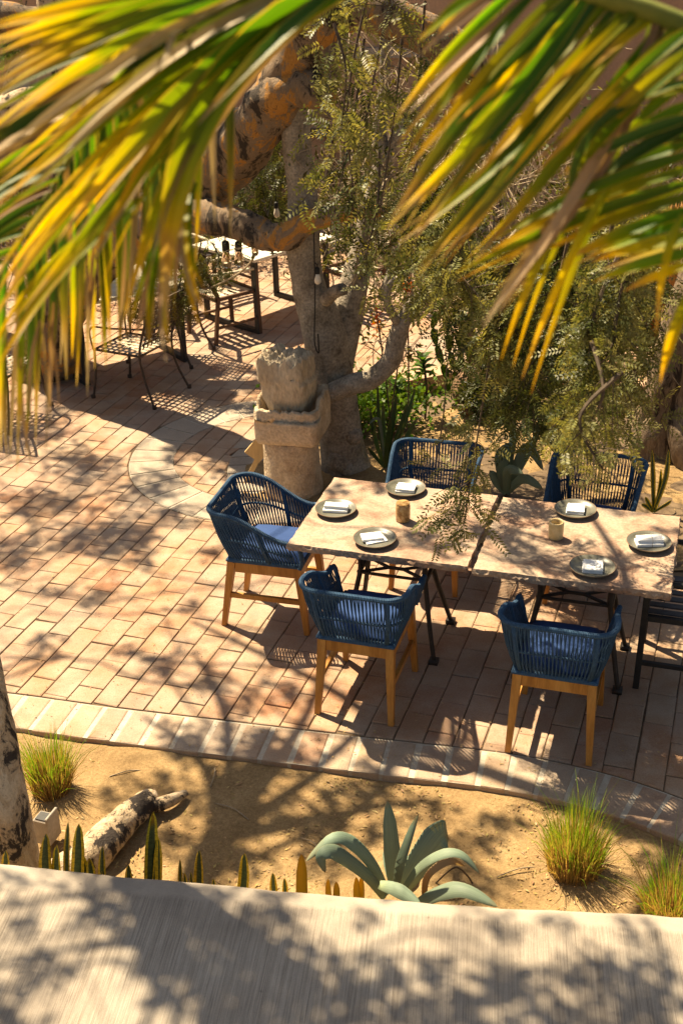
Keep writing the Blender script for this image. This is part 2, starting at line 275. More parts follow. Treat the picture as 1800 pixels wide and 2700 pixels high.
# ------------------------------------------------------------------ mesh helpers
class MB:
    def __init__(s): s.v = []; s.f = []; s.uv = []
    def add(s, vs, fs, uv=None):
        o = len(s.v); s.v += [tuple(p) for p in vs]; s.f += [tuple(i + o for i in f) for f in fs]
        s.uv += list(uv) if uv is not None else [(0.5, 0.5)] * len(vs); return s
    def box(s, c, d, rz=0.0, M4=None, taper=1.0, bev=0.0):
        x, y, z = d[0] / 2, d[1] / 2, d[2] / 2; b = min(bev, x * .9, y * .9, z * .9)
        if b > 0: prof = [(-z, b), (-z + b, 0), (z - b, 0), (z, b)]
        else: prof = [(-z, 0), (z, 0)]
        vs = []
        for zz, ins in prof:
            k = 1 + (taper - 1) * ((zz + z) / (2 * z)); X, Y = x * k - ins, y * k - ins
            cb = b * 0.7
            ring = [(-X + cb, -Y), (X - cb, -Y), (X, -Y + cb), (X, Y - cb), (X - cb, Y), (-X + cb, Y), (-X, Y - cb), (-X, -Y + cb)] if b > 0 else [(-X, -Y), (X, -Y), (X, Y), (-X, Y)]
            vs += [(a, bb, zz) for a, bb in ring]
        n = 8 if b > 0 else 4
        fs = [tuple(range(n))[::-1], tuple(range(len(vs) - n, len(vs)))]
        for k in range(len(prof) - 1):
            for i in range(n): j = (i + 1) % n; fs.append((k * n + i, k * n + j, k * n + n + j, k * n + n + i))
        cr, sr = math.cos(rz), math.sin(rz)
        if M4 is not None: vs = [tuple(M4 @ Vector(p)) for p in vs]
        else: vs = [(c[0] + a * cr - b2 * sr, c[1] + a * sr + b2 * cr, c[2] + zz) for a, b2, zz in vs]
        return s.add(vs, fs)
    def bar(s, a, b, w, h, up=(0, 0, 1), w2=None, h2=None):
        """a straight bar of rectangular section from a to b"""
        a, b = Vector(a), Vector(b); t = (b - a).normalized(); upv = Vector(up)
        sx = t.cross(upv); sx = sx.normalized() if sx.length > 1e-4 else Vector((1, 0, 0)); sy = sx.cross(t).normalized()
        w2 = w2 or w; h2 = h2 or h; vs = []
        for p, ww, hh in ((a, w, h), (b, w2, h2)):
            for i, j in ((-1, -1), (1, -1), (1, 1), (-1, 1)): vs.append(p + sx * (i * ww / 2) + sy * (j * hh / 2))
        return s.add(vs, [(3, 2, 1, 0), (4, 5, 6, 7), (0, 1, 5, 4), (1, 2, 6, 5), (2, 3, 7, 6), (3, 0, 4, 7)])
    def tube(s, pts, rad, n=8, caps=True, closed=False, jit=0.0, seed=0):
        pts = [Vector(p) for p in pts]; m = len(pts)
        if not hasattr(rad, '__len__'): rad = [rad] * m
        r_ = np.random.default_rng(seed); vs = []; uv = []
        t0 = (pts[1] - pts[0]).normalized(); nrm = t0.orthogonal().normalized()
        ph = r_.uniform(0, 6.28, 6)
        for i, p in enumerate(pts):
            if closed: t = (pts[(i + 1) % m] - pts[i - 1])
            else: t = pts[min(i + 1, m - 1)] - pts[max(i - 1, 0)]
            t.normalize(); nrm = (nrm - t * nrm.dot(t)).normalized(); bn = t.cross(nrm)
            for k in range(n):
                a = 2 * math.pi * k / n; q = rad[i]
                if jit: q *= 1 + jit * (math.sin(2 * a + ph[0] + i * .35) * .5 + math.sin(3 * a + ph[1] - i * .8) * .45 + r_.uniform(-.4, .4))
                vs.append(p + (nrm * math.cos(a) + bn * math.sin(a)) * q); uv.append((k / n, i / max(1, m - 1)))
        fs = []
        for i in range(m if closed else m - 1):
            for k in range(n):
                j = (k + 1) % n; i2 = (i + 1) % m
                fs.append((i * n + k, i * n + j, i2 * n + j, i2 * n + k))
        if caps and not closed: fs += [tuple(range(n))[::-1], tuple(range((m - 1) * n, m * n))]
        return s.add(vs, fs, uv)
    def lathe(s, prof, n=32, c=(0, 0, 0), jit=0.0, seed=0, sq=None):
        r_ = np.random.default_rng(seed); vs = []; ph = r_.uniform(0, 6.28, 8)
        for i, (r, z) in enumerate(prof):
            for k in range(n):
                a = 2 * math.pi * k / n; q = r
                if jit: q *= 1 + jit * (math.sin(3 * a + ph[0] + z * 9) + .7 * math.sin(5 * a + ph[1] - z * 14) + .5 * math.sin(9 * a + ph[2] + z * 31) + r_.uniform(-.5, .5))
                vs.append((c[0] + q * math.cos(a), c[1] + q * math.sin(a), c[2] + z))
        m = len(prof); fs = []
        for i in range(m - 1):
            for k in range(n): j = (k + 1) % n; fs.append((i * n + k, i * n + j, (i + 1) * n + j, (i + 1) * n + k))
        fs += [tuple(range(n))[::-1], tuple(range((m - 1) * n, m * n))]
        return s.add(vs, fs)
    def ribbon(s, pts, widths, nrm, fold=0.25, thick=0.0):
        """leaf blade: three points across, folded along the middle"""
        pts = [Vector(p) for p in pts]; m = len(pts); vs = []; uv = []; fs = []
        for i, p in enumerate(pts):
            t = (pts[min(i + 1, m - 1)] - pts[max(i - 1, 0)]).normalized()
            nn = nrm[i] if isinstance(nrm, list) else nrm
            sd = t.cross(nn); sd = sd.normalized() if sd.length > 1e-5 else t.orthogonal().normalized()
            n2 = sd.cross(t).normalized(); w_ = widths[i] / 2
            for k, (x, f_) in enumerate(((-1, 1), (0, 0), (1, 1))):
                vs.append(p + sd * (x * w_) + n2 * (f_ * fold * w_)); uv.append((k / 2, i / (m - 1)))
        for i in range(m - 1):
            for k in range(2): fs.append((i * 3 + k, i * 3 + k + 1, i * 3 + k + 4, i * 3 + k + 3))
        if thick:
            o = len(vs); low = []
            for i in range(m):
                for k in range(3):
                    a = Vector(vs[i * 3 + k]); t = (pts[min(i + 1, m - 1)] - pts[max(i - 1, 0)]).normalized()
                    nn = nrm[i] if isinstance(nrm, list) else nrm
                    n2 = (t.cross(nn).cross(t)); n2 = n2.normalized() if n2.length > 1e-6 else Vector((0, 0, 1))
                    e = 0.15 if k != 1 else 1.0
                    low.append(a - n2 * thick * e * (1 - 0.8 * i / (m - 1)))
            vs += low; uv += uv[:o]
            for i in range(m - 1):
                for k in range(2): fs.append((o + i * 3 + k + 3, o + i * 3 + k + 4, o + i * 3 + k + 1, o + i * 3 + k))
                fs.append((i * 3, i * 3 + 3, o + i * 3 + 3, o + i * 3)); fs.append((i * 3 + 2, o + i * 3 + 2, o + i * 3 + 5, i * 3 + 5))
            fs.append((0, 1, o + 1, o)); fs.append((1, 2, o + 2, o + 1))
        return s.add(vs, fs, uv)
    def build(s, name, mat, parent=None, smooth=False, local=False, mesh=None):
        if mesh is None:
            mesh = bpy.data.meshes.new(name); vv = s.v
            if parent is not None and not local:
                o = wloc(parent); vv = [(a - o.x, b - o.y, c - o.z) for a, b, c in vv]
            mesh.from_pydata(vv, [], s.f)
            ul = mesh.uv_layers.new(name='UVMap'); li = np.zeros(len(mesh.loops), dtype=np.int32)
            mesh.loops.foreach_get('vertex_index', li); ul.data.foreach_set('uv', np.array(s.uv, dtype=np.float32)[li].ravel())
            if smooth: mesh.polygons.foreach_set('use_smooth', [True] * len(mesh.polygons))
            if mat: mesh.materials.append(mat)
            mesh.update()
        o = bpy.data.objects.new(name, mesh); COL.objects.link(o)
        if parent is not None: o.parent = parent
        return o
def wloc(o):
    v = Vector((0, 0, 0))
    while o is not None: v += Vector(o.location); o = o.parent
    return v
def tag(o, label=None, cat=None, group=None, kind=None):
    for k, x in (('label', label), ('category', cat), ('group', group), ('kind', kind)):
        if x: o[k] = x
    return o
def thing(name, label, cat, loc=(0, 0, 0), rz=0.0, group=None):
    o = bpy.data.objects.new(name, None); COL.objects.link(o); o.location = loc; o.rotation_euler = (0, 0, rz)
    o.empty_display_size = 0.1
    return tag(o, label, cat, group)
def copy_tree(o, parent=None):
    c = o.copy(); COL.objects.link(c)
    if parent is not None: c.parent = parent
    for ch in o.children: copy_tree(ch, c)
    return c
def crom(pts, k=6, rad=None):
    """Catmull-Rom through points (and radii)"""
    P = [Vector(p) for p in pts]; out = []; rr = []
    for i in range(len(P) - 1):
        a, b, c, d = P[max(i - 1, 0)], P[i], P[i + 1], P[min(i + 2, len(P) - 1)]
        for j in range(k):
            t = j / k
            out.append(0.5 * ((2 * b) + (c - a) * t + (2 * a - 5 * b + 4 * c - d) * t * t + (3 * b - a - 3 * c + d) * t ** 3))
            if rad: rr.append(rad[i] * (1 - t) + rad[i + 1] * t)
    out.append(P[-1])
    if rad: rr.append(rad[-1]); return out, rr
    return out
def inpoly(x, y, poly):
    c = False; n = len(poly)
    for i in range(n):
        x1, y1 = poly[i]; x2, y2 = poly[i - 1]
        if (y1 > y) != (y2 > y) and x < (x2 - x1) * (y - y1) / (y2 - y1) + x1: c = not c
    return c
def vnoise(x, y, s=0):
    return (math.sin(x * 1.7 + s) * math.cos(y * 2.3 - s * 1.3) + .5 * math.sin(x * 4.1 - y * 3.3 + s * 2) + .3 * math.sin(x * 9.7 + y * 7.9 + s)) / 1.8
def leafcloud(mb, P, size, aspect=0.45, up=0.4, r=None):
    """many separate leaf-sized quads (rhombs) at points P (n x 3)"""
    r = r or rng; P = np.asarray(P, float); n = len(P)
    a = r.normal(size=(n, 3)); a[:, 2] -= up * 0.6; a /= np.linalg.norm(a, axis=1, keepdims=True)
    b = np.cross(a, r.normal(size=(n, 3))); b /= np.linalg.norm(b, axis=1, keepdims=True)
    L = size * r.uniform(0.6, 1.3, (n, 1)); W = L * aspect / 2
    q = np.stack([P, P + a * L * .5 + b * W, P + a * L, P + a * L * .5 - b * W], 1).reshape(-1, 3)
    o = len(mb.v); mb.v += [tuple(x) for x in q]; mb.f += [(o + 4 * i, o + 4 * i + 1, o + 4 * i + 2, o + 4 * i + 3) for i in range(n)]
    t = r.uniform(0, .8, n); mb.uv += [u for k in t for u in ((.5, k), (0, k + .1), (.5, k + .2), (1, k + .1))]
    return mb
def pinnate(mb, base, d, L=0.12, n=10, ll=0.02, lw=0.007, r=None):
    """a feathery mesquite leaf: a rachis with pairs of narrow leaflets"""
    r = r or rng; base = np.asarray(base, float); d = np.asarray(d, float); d = d / np.linalg.norm(d)
    sd = np.cross(d, r.normal(size=3)); sd /= np.linalg.norm(sd); up = np.cross(sd, d)
    bend = r.normal(size=3) * 0.25; t0 = r.uniform(0, .7)
    for i in range(n):
        t = (i + .6) / n; p = base + d * L * t + bend * L * t * t * .6
        l = ll * (1 - .5 * abs(t - .45))
        for s_ in (-1, 1):
            q = sd * s_ * .86 + d * .45 + up * r.uniform(-.35, .25); e = p + q * l; m = p + q * l * .5; wv = d * lw * .5
            o = len(mb.v); mb.v += [tuple(p), tuple(m + wv), tuple(e), tuple(m - wv)]; mb.f.append((o, o + 1, o + 2, o + 3))
            mb.uv += [(.5, t0), (0, t0 + .1), (.5, t0 + .25), (1, t0 + .1)]


# ================================================================== SETTING
mb = MB(); mb.add([(-150, -60, -0.07), (150, -60, -0.07), (150, 250, -0.07), (-150, 250, -0.07)], [(0, 1, 2, 3)])
tag(mb.build('ground', M['sand']), kind='structure')

def relief(name, x0, x1, y0, y1, z0, amp, step, poly=None, seed=0):
    nx, ny = int((x1 - x0) / step) + 1, int((y1 - y0) / step) + 1; vs = []
    for j in range(ny):
        for i in range(nx):
            x, y = x0 + i * step, y0 + j * step
            vs.append((x, y, z0 + amp * vnoise(x * 1.6, y * 1.6, seed) + amp * .45 * vnoise(x * 7, y * 6, seed + 3)))
    keep = [poly is None or inpoly(p[0], p[1], poly) for p in vs]
    fs = [(j * nx + i, j * nx + i + 1, j * nx + nx + i + 1, j * nx + nx + i) for j in range(ny - 1) for i in range(nx - 1)
          if keep[j * nx + i] and keep[j * nx + i + 1] and keep[j * nx + nx + i]]
    mb = MB(); mb.add(vs, fs); return tag(mb.build(name, M['sand'], smooth=True), kind='structure')

INNER = [(-9, 6.83), (-7, 6.4), (-4, 5.75), (-2.5, 5.42), (-1.81, 5.27), (-1.21, 5.11), (-.62, 4.97), (0.01, 4.82), (.63, 4.68), (.94, 4.59), (1.26, 4.45), (1.53, 4.28), (1.9, 3.98), (2.4, 3.48), (3.0, 2.75)]
INNER = [(p.x, p.y) for p in crom([(a, b, 0) for a, b in INNER], 5)]
def offs(poly, d):
    out = []
    for i, (x, y) in enumerate(poly):
        a, b = poly[max(i - 1, 0)], poly[min(i + 1, len(poly) - 1)]
        tx, ty = b[0] - a[0], b[1] - a[1]; l = math.hypot(tx, ty); out.append((x + ty / l * d, y - tx / l * d))
    return out
OUTER = offs(INNER, 0.275)
BED = [(-.25, 7.08), (-.55, 7.32), (-.80, 7.62), (-.84, 8.05), (-.78, 8.35), (-.6, 8.62), (-.2, 9.0), (.4, 9.42), (.95, 9.58), (2.5, 9.15), (7, 7.9), (7, 4.6), (2.0, 6.25)]
RC = (-.46, 8.25); RI, RO = 0.795, 1.125

relief('planting_soil', -5, 4, 2.9, 6.0, -0.030, 0.013, 0.05, offs(INNER, .10) + [(4, 2.5), (4, 0), (-10, 0)], 1)
relief('rear_planting_soil', -1, 7, 4.6, 9.8, -0.005, 0.03, 0.06, [(-.2, 7.12), (-.5, 7.36), (-.72, 7.62), (-.76, 8.05), (-.6, 8.5), (-.2, 8.95), (.4, 9.38), (.95, 9.55), (2.5, 9.12), (7, 7.9), (7, 4.7), (2.0, 6.3)], 5)

# patio: the earth the bricks lie in, then each brick
pat = MB()
pat.add([(x, y, -.008) for x, y in INNER] + [(9, 2.75, -.008), (9, 30, -.008), (-9, 30, -.008)], [tuple(range(len(INNER) + 3))])
patio = tag(pat.build('patio', M['joint']), kind='structure')

def chamfer_poly(poly, top, depth=0.03, bev=0.005, tilt=(0, 0), jit=0.0, mb=None):
    """one brick: the outline with a rounded upper edge, slightly uneven"""
    mb = mb or MB(); n = len(poly); cx = sum(p[0] for p in poly) / n; cy = sum(p[1] for p in poly) / n
    def ins(d):
        o = []
        for i in range(n):
            p0, p1, p2 = Vector(poly[i - 1]), Vector(poly[i]), Vector(poly[(i + 1) % n])
            a = (p1 - p0); b = (p2 - p1)
            if a.length < 1e-6 or b.length < 1e-6: o.append(p1); continue
            a.normalize(); b.normalize(); na, nb = Vector((-a.y, a.x)), Vector((-b.y, b.x)); k = na + nb
            k = k / max(.35, k.dot(na)); o.append(p1 + k * d)
        return o
    rings = []
    for d, z in ((0, top - depth), (0, top - bev), (bev * .4, top - bev * .35), (bev * 1.3, top)):
        q = ins(d); rings.append([(p.x, p.y, z + (p.x - cx) * tilt[0] + (p.y - cy) * tilt[1] + (random.uniform(-jit, jit) if d else 0)) for p in q])
    vs = [p for r_ in rings for p in r_]; fs = [tuple(range(3 * n, 4 * n))]
    for k in range(3):
        for i in range(n): j = (i + 1) % n; fs.append((k * n + i, k * n + j, k * n + n + j, k * n + n + i))
    return mb.add(vs, fs)
def clip(poly, p, nrm):
    out = []
    for i in range(len(poly)):
        a, b = poly[i], poly[(i + 1) % len(poly)]
        da = (a[0] - p[0]) * nrm[0] + (a[1] - p[1]) * nrm[1]; db = (b[0] - p[0]) * nrm[0] + (b[1] - p[1]) * nrm[1]
        if da >= 0: out.append(a)
        if (da >= 0) != (db >= 0): t = da / (da - db); out.append((a[0] + (b[0] - a[0]) * t, a[1] + (b[1] - a[1]) * t))
    return out
def area(poly): return 0.5 * sum(poly[i - 1][0] * poly[i][1] - poly[i][0] * poly[i - 1][1] for i in range(len(poly)))
def nearest(c, line):
    best = None
    for a, b in zip(line[:-1], line[1:]):
        t = max(0, min(1, ((c[0] - a[0]) * (b[0] - a[0]) + (c[1] - a[1]) * (b[1] - a[1])) / ((b[0] - a[0]) ** 2 + (b[1] - a[1]) ** 2)))
        q = (a[0] + t * (b[0] - a[0]), a[1] + t * (b[1] - a[1])); d = math.hypot(c[0] - q[0], c[1] - q[1])
        if best is None or d < best[0]: best = (d, q, (b[0] - a[0], b[1] - a[1]))
    return best
TH = R(70.72); AX = (math.cos(TH), math.sin(TH)); BX = (math.sin(TH), -math.cos(TH)); BL, BW = 0.2564, 0.1460; O0 = (-1.900, 5.770)
BEDC = BED + [BED[0]]
def brick_poly(k, i, j):
    s = (i + (0.5 if k % 2 else 0) + j) * BL; l, wd = BL - .0055, BW - .0058; e = lambda: random.uniform(-.0018, .0018)
    return [(O0[0] + AX[0] * (s + a) + BX[0] * (k * BW + b), O0[1] + AX[1] * (s + a) + BX[1] * (k * BW + b)) for a, b in ((e(), e()), (e(), wd + e()), (l + e(), wd + e()), (l + e(), e()))]
cands = []
rowj = {}
for k in range(-60, 90):
    rowj[k] = random.uniform(-.05, .05)
    for i in range(-40, 60):
        s = (i + (0.5 if k % 2 else 0) + .5) * BL; cx = O0[0] + AX[0] * s + BX[0] * (k + .5) * BW; cy = O0[1] + AX[1] * s + BX[1] * (k + .5) * BW
        if not (3.2 < cy < 15.3 and -6 < cx < 6.5): continue
        u, v, z = proj((cx, cy, 0))
        if z < 1 or u < -160 or u > 1960 or v > 2900: continue
        if inpoly(cx, cy, BED) and nearest((cx, cy), BEDC)[0] > .16: continue
        poly = brick_poly(k, i, rowj[k] + random.uniform(-.012, .012)); whole = True
        if cy < 7.2 or True:
            d, q, t = nearest((cx, cy), INNER); side = (cx - q[0]) * (-t[1]) + (cy - q[1]) * t[0]
            if side < 0 and d > .17: continue
            if d < .18:
                l = math.hypot(*t); nn = (-t[1] / l, t[0] / l); n0 = len(poly); a0 = area(poly)
                poly = clip(poly, (q[0] + nn[0] * .006, q[1] + nn[1] * .006), nn); whole = False
        if len(poly) < 3: continue
        r_ = math.hypot(cx - RC[0], cy - RC[1]); ang = math.degrees(math.atan2(cy - RC[1], cx - RC[0])) % 360
        inring = 55 < ang < 292
        if inring and RI - .16 < r_ < RO + .16:
            if RI + .155 < r_ < RO - .155: continue
            dx, dy = (cx - RC[0]) / r_, (cy - RC[1]) / r_
            if r_ < (RI + RO) / 2: poly = clip(poly, (RC[0] + dx * (RI - .006), RC[1] + dy * (RI - .006)), (-dx, -dy))
            else:
                poly = clip(poly, (RC[0] + dx * (RO + .006), RC[1] + dy * (RO + .006)), (dx, dy))
            whole = False
        if len(poly) < 3: continue
        d, q, t = nearest((cx, cy), BEDC)
        if d < .17:
            inside = inpoly(cx, cy, BED); l = math.hypot(*t); nn = (-t[1] / l, t[0] / l)
            if inpoly(q[0] + nn[0] * .01, q[1] + nn[1] * .01, BED): nn = (-nn[0], -nn[1])
            poly = clip(poly, q, nn); whole = False
        if len(poly) < 3 or area(poly) is None: continue
        a = area(poly)
        if a < 0: poly = poly[::-1]; a = -a
        if a < .0012: continue
        # drop duplicate corners
        pp = [p for n_, p in enumerate(poly) if math.hypot(p[0] - poly[n_ - 1][0], p[1] - poly[n_ - 1][1]) > .004]
        if len(pp) < 3: continue
        cands.append((z, u, v, pp, whole and len(pp) == 4, (cx, cy), k, i))
vis = lambda c: -40 < c[1] < 1840 and c[2] < 2300
cands.sort(key=lambda c: (not vis(c), c[0] - 0.0))
variants = []
for q in range(8):
    h = (BL - .0055) / 2; g = (BW - .0058) / 2; e = lambda: random.uniform(-.003, .0025)
    o = chamfer_poly([(-h + e(), -g + e()), (h + e(), -g + e()), (h + e(), g + e()), (-h + e(), g + e())], 0, jit=.0008).build('brick', M['brick'], patio, local=True)
    variants.append(o.data); bpy.data.objects.remove(o)
used = 0; rest = MB()
for c in cands:
    poly = c[3]; cx, cy = sum(p[0] for p in poly) / len(poly), sum(p[1] for p in poly) / len(poly)
    dz = random.uniform(-.0025, .0015); tl = (random.gauss(0, .008), random.gauss(0, .008))
    if used < 300 and vis(c):
        if c[4]:
            o = MB().build('brick', None, patio, mesh=random.choice(variants))
            o.location = (cx, cy, dz); o.rotation_euler = (tl[0], tl[1], TH + random.choice((0, math.pi)))
        else:
            o = chamfer_poly([(p[0] - cx, p[1] - cy) for p in poly], 0, jit=.0008).build('brick', M['brick'], patio, local=True); o.location = (cx, cy, dz)
        used += 1
    else:
        chamfer_poly(poly, dz, tilt=tl, jit=.0008, mb=rest)
tag(rest.build('brick_paving', M['brick'], patio), kind='stuff')

# border course of larger pavers laid in pale mortar
mb = MB(); n = len(INNER)
O2 = offs(INNER, .268); I2 = offs(INNER, .004)
for i in range(n - 1):
    a, b, c, d = I2[i], I2[i + 1], O2[i + 1], O2[i]
    mb.add([(*a, -.0035), (*b, -.0035), (*c, -.0035), (*d, -.0035), (*d, -.075), (*c, -.075)], [(3, 2, 1, 0), (2, 3, 4, 5)])
mb.build('mortar_bed', M['mortar'], patio)
L_ = [0]
for a, b in zip(INNER[:-1], INNER[1:]): L_.append(L_[-1] + math.hypot(b[0] - a[0], b[1] - a[1]))
def along(line, s):
    for i in range(len(L_) - 1):
        if s <= L_[i + 1] or i == len(L_) - 2:
            t = (s - L_[i]) / (L_[i + 1] - L_[i]); a, b = line[i], line[i + 1]; return (a[0] + (b[0] - a[0]) * t, a[1] + (b[1] - a[1]) * t)
s = 2.0
while s < L_[-1] - .2:
    wd = random.uniform(.122, .140); gap = random.uniform(.016, .027)
    I3, O3 = offs(INNER, .006 + random.uniform(0, .003)), offs(INNER, .270 + random.uniform(-.001, .002))
    poly = [along(O3, s), along(O3, s + wd), along(I3, s + wd), along(I3, s)]
    u, v, z = proj((*poly[0], 0))
    if -150 < u < 1950:
        cx, cy = sum(p[0] for p in poly) / 4, sum(p[1] for p in poly) / 4
        o = chamfer_poly([(p[0] - cx, p[1] - cy) for p in poly], 0, depth=.06, bev=.008, jit=.002).build('paver', M['paver'], patio, local=True)
        o.location = (cx, cy, random.uniform(-.001, .002)); o.rotation_euler = (random.uniform(-.008, .008), random.uniform(-.008, .008), 0)
    s += wd + gap
# ring of pale pavers round the tree, and the short straight course beside the pedestal
mb = MB(); a0, a1 = R(58), R(292); k = 48
for i in range(k):
    p, q = a0 + (a1 - a0) * i / k, a0 + (a1 - a0) * (i + 1) / k
    mb.add([(RC[0] + r_ * math.cos(t), RC[1] + r_ * math.sin(t), -.004) for r_, t in ((RI, p), (RO, p), (RO, q), (RI, q))], [(0, 1, 2, 3)])
mb.build('ring_mortar', M['mortar'], patio)
t = a0
while t < a1 - .1:
    dt = random.uniform(.165, .20); g = random.uniform(.016, .024); poly = []
    for r_, tt in ((RI + .004, t), (RO - .004, t), (RO - .004, t + dt / 2), (RO - .004, t + dt), (RI + .004, t + dt), (RI + .004, t + dt / 2)):
        poly.append((RC[0] + r_ * math.cos(tt), RC[1] + r_ * math.sin(tt)))
    cx, cy = sum(p[0] for p in poly) / 6, sum(p[1] for p in poly) / 6
    o = chamfer_poly([(p[0] - cx, p[1] - cy) for p in poly], 0, depth=.004, bev=.003, jit=.0006).build('paver', M['ringpaver'], patio, local=True)
    o.location = (cx, cy, random.uniform(0, .002)); t += dt + g
mb = MB(); mb.add([(-.835, 7.60, -.005), (-.46, 7.60, -.005), (-.46, 8.5, -.005), (-.70, 8.46, -.005), (-.83, 8.15, -.005)], [(0, 1, 2, 3, 4)]); mb.build('edge_mortar', M['mortar'], patio)
y = 7.62
while y < 8.4:
    h = random.uniform(.125, .14); poly = [(-.825, y), (-.48, y + .01), (-.48, y + h + .01), (-.825 + (.05 if y > 8.1 else 0), y + h)]
    cx, cy = sum(p[0] for p in poly) / 4, sum(p[1] for p in poly) / 4
    o = chamfer_poly([(p[0] - cx, p[1] - cy) for p in poly], 0, depth=.02, bev=.005, jit=.001).build('paver', M['ringpaver'], patio, local=True); o.location = (cx, cy, .003)
    y += h + .02

# raised concrete walkway in front of the camera, broomed, with a trowelled rounded edge
ca, sa = math.cos(EDGE_ANG), math.sin(EDGE_ANG)
prof = [(SLAB_Y - 6, .5)] + [(SLAB_Y - d, .5) for d in (2, 1.2, .8, .5, .3, .12)]
for k in range(7):
    a = math.pi / 2 * k / 6; prof.append((SLAB_Y - .035 + .035 * math.sin(a), .465 + .035 * math.cos(a)))
prof.append((SLAB_Y, -.12)); mb = MB(); xs = [-4 + .04 * i for i in range(200)]; vs = []
for x in xs:
    for nn, z in prof:
        wob = .006 * vnoise(x * 2.2, 0, 2) + .003 * vnoise(x * 13, 1, 7) if nn > SLAB_Y - .2 else 0
        wob -= .028 * max(-1.0, 1 - (x / 1.28) ** 2)
        vs.append((x * ca - (nn + wob) * sa, x * sa + (nn + wob) * ca, z + (.002 * vnoise(x * 3, nn * 3, 1) if z > .4 else 0)))
m_ = len(prof); mb.add(vs, [(i * m_ + k, i * m_ + k + 1, i * m_ + m_ + k + 1, i * m_ + m_ + k) for i in range(len(xs) - 1) for k in range(m_ - 1)])
mb.f = [f[::-1] for f in mb.f]
tag(mb.build('concrete_walkway', M['slab'], smooth=True), kind='structure')

# low kerb closing the rear bed
kb = MB(); pts = [(.15, 9.28), (.95, 9.60), (2.5, 9.17), (6.8, 8.0)]
for a, b in zip(pts[:-1], pts[1:]): kb.bar((*a, .05), (*b, .05), .2, .17)
tag(kb.build('kerb', M['plaster']), kind='structure')

# adobe garden wall at the back
wl = thing('garden_wall', 'peach adobe plaster wall closing the garden behind the trees', 'wall', (0, 15.6, 0))
mb = MB(); mb.box((0, 15.75, 1.6), (26, .3, 3.6)); mb.build('wall', M['plaster'], wl)
mb = MB(); mb.box((0, 15.72, 3.43), (26.2, .42, .06)); mb.build('coping', M['stone'], wl)
mb = MB(); mb.box((1.4, 15.58, 2.02), (2.2, .06, .12)); mb.build('ledge', M['spot'], wl)
mb = MB(); mb.box((-.7, 15.57, .55), (.10, .07, 1.1)); mb.box((-.35, 15.57, 1.1), (.8, .07, .09)); mb.box((0.0, 15.57, .55), (.10, .07, 1.1)); mb.build('niche_frame', M['brownwood'], wl)

# ================================================================== BLUE ROPE CHAIRS
def upath(w_, yf, yb, r_, n, wf=None):
    """points along a U (front left, round the back, front right)"""
    wf = wf or w_; raw = [(-wf, yf)]; k = 10
    for i in range(k + 1): a = math.pi + math.pi / 2 * i / k; raw.append((-w_ + r_ + r_ * math.cos(a), yb + r_ + r_ * math.sin(a)))
    for i in range(k + 1): a = 1.5 * math.pi + math.pi / 2 * i / k; raw.append((w_ - r_ + r_ * math.cos(a), yb + r_ + r_ * math.sin(a)))
    raw.append((wf, yf)); L = [0]
    for a, b in zip(raw[:-1], raw[1:]): L.append(L[-1] + math.hypot(b[0] - a[0], b[1] - a[1]))
    out = []; j = 0
    for q in range(n):
        s = L[-1] * q / (n - 1)
        while j < len(L) - 2 and L[j + 1] < s: j += 1
        t = (s - L[j]) / (L[j + 1] - L[j]); a, b = raw[j], raw[j + 1]; out.append((a[0] + (b[0] - a[0]) * t, a[1] + (b[1] - a[1]) * t))
    return out
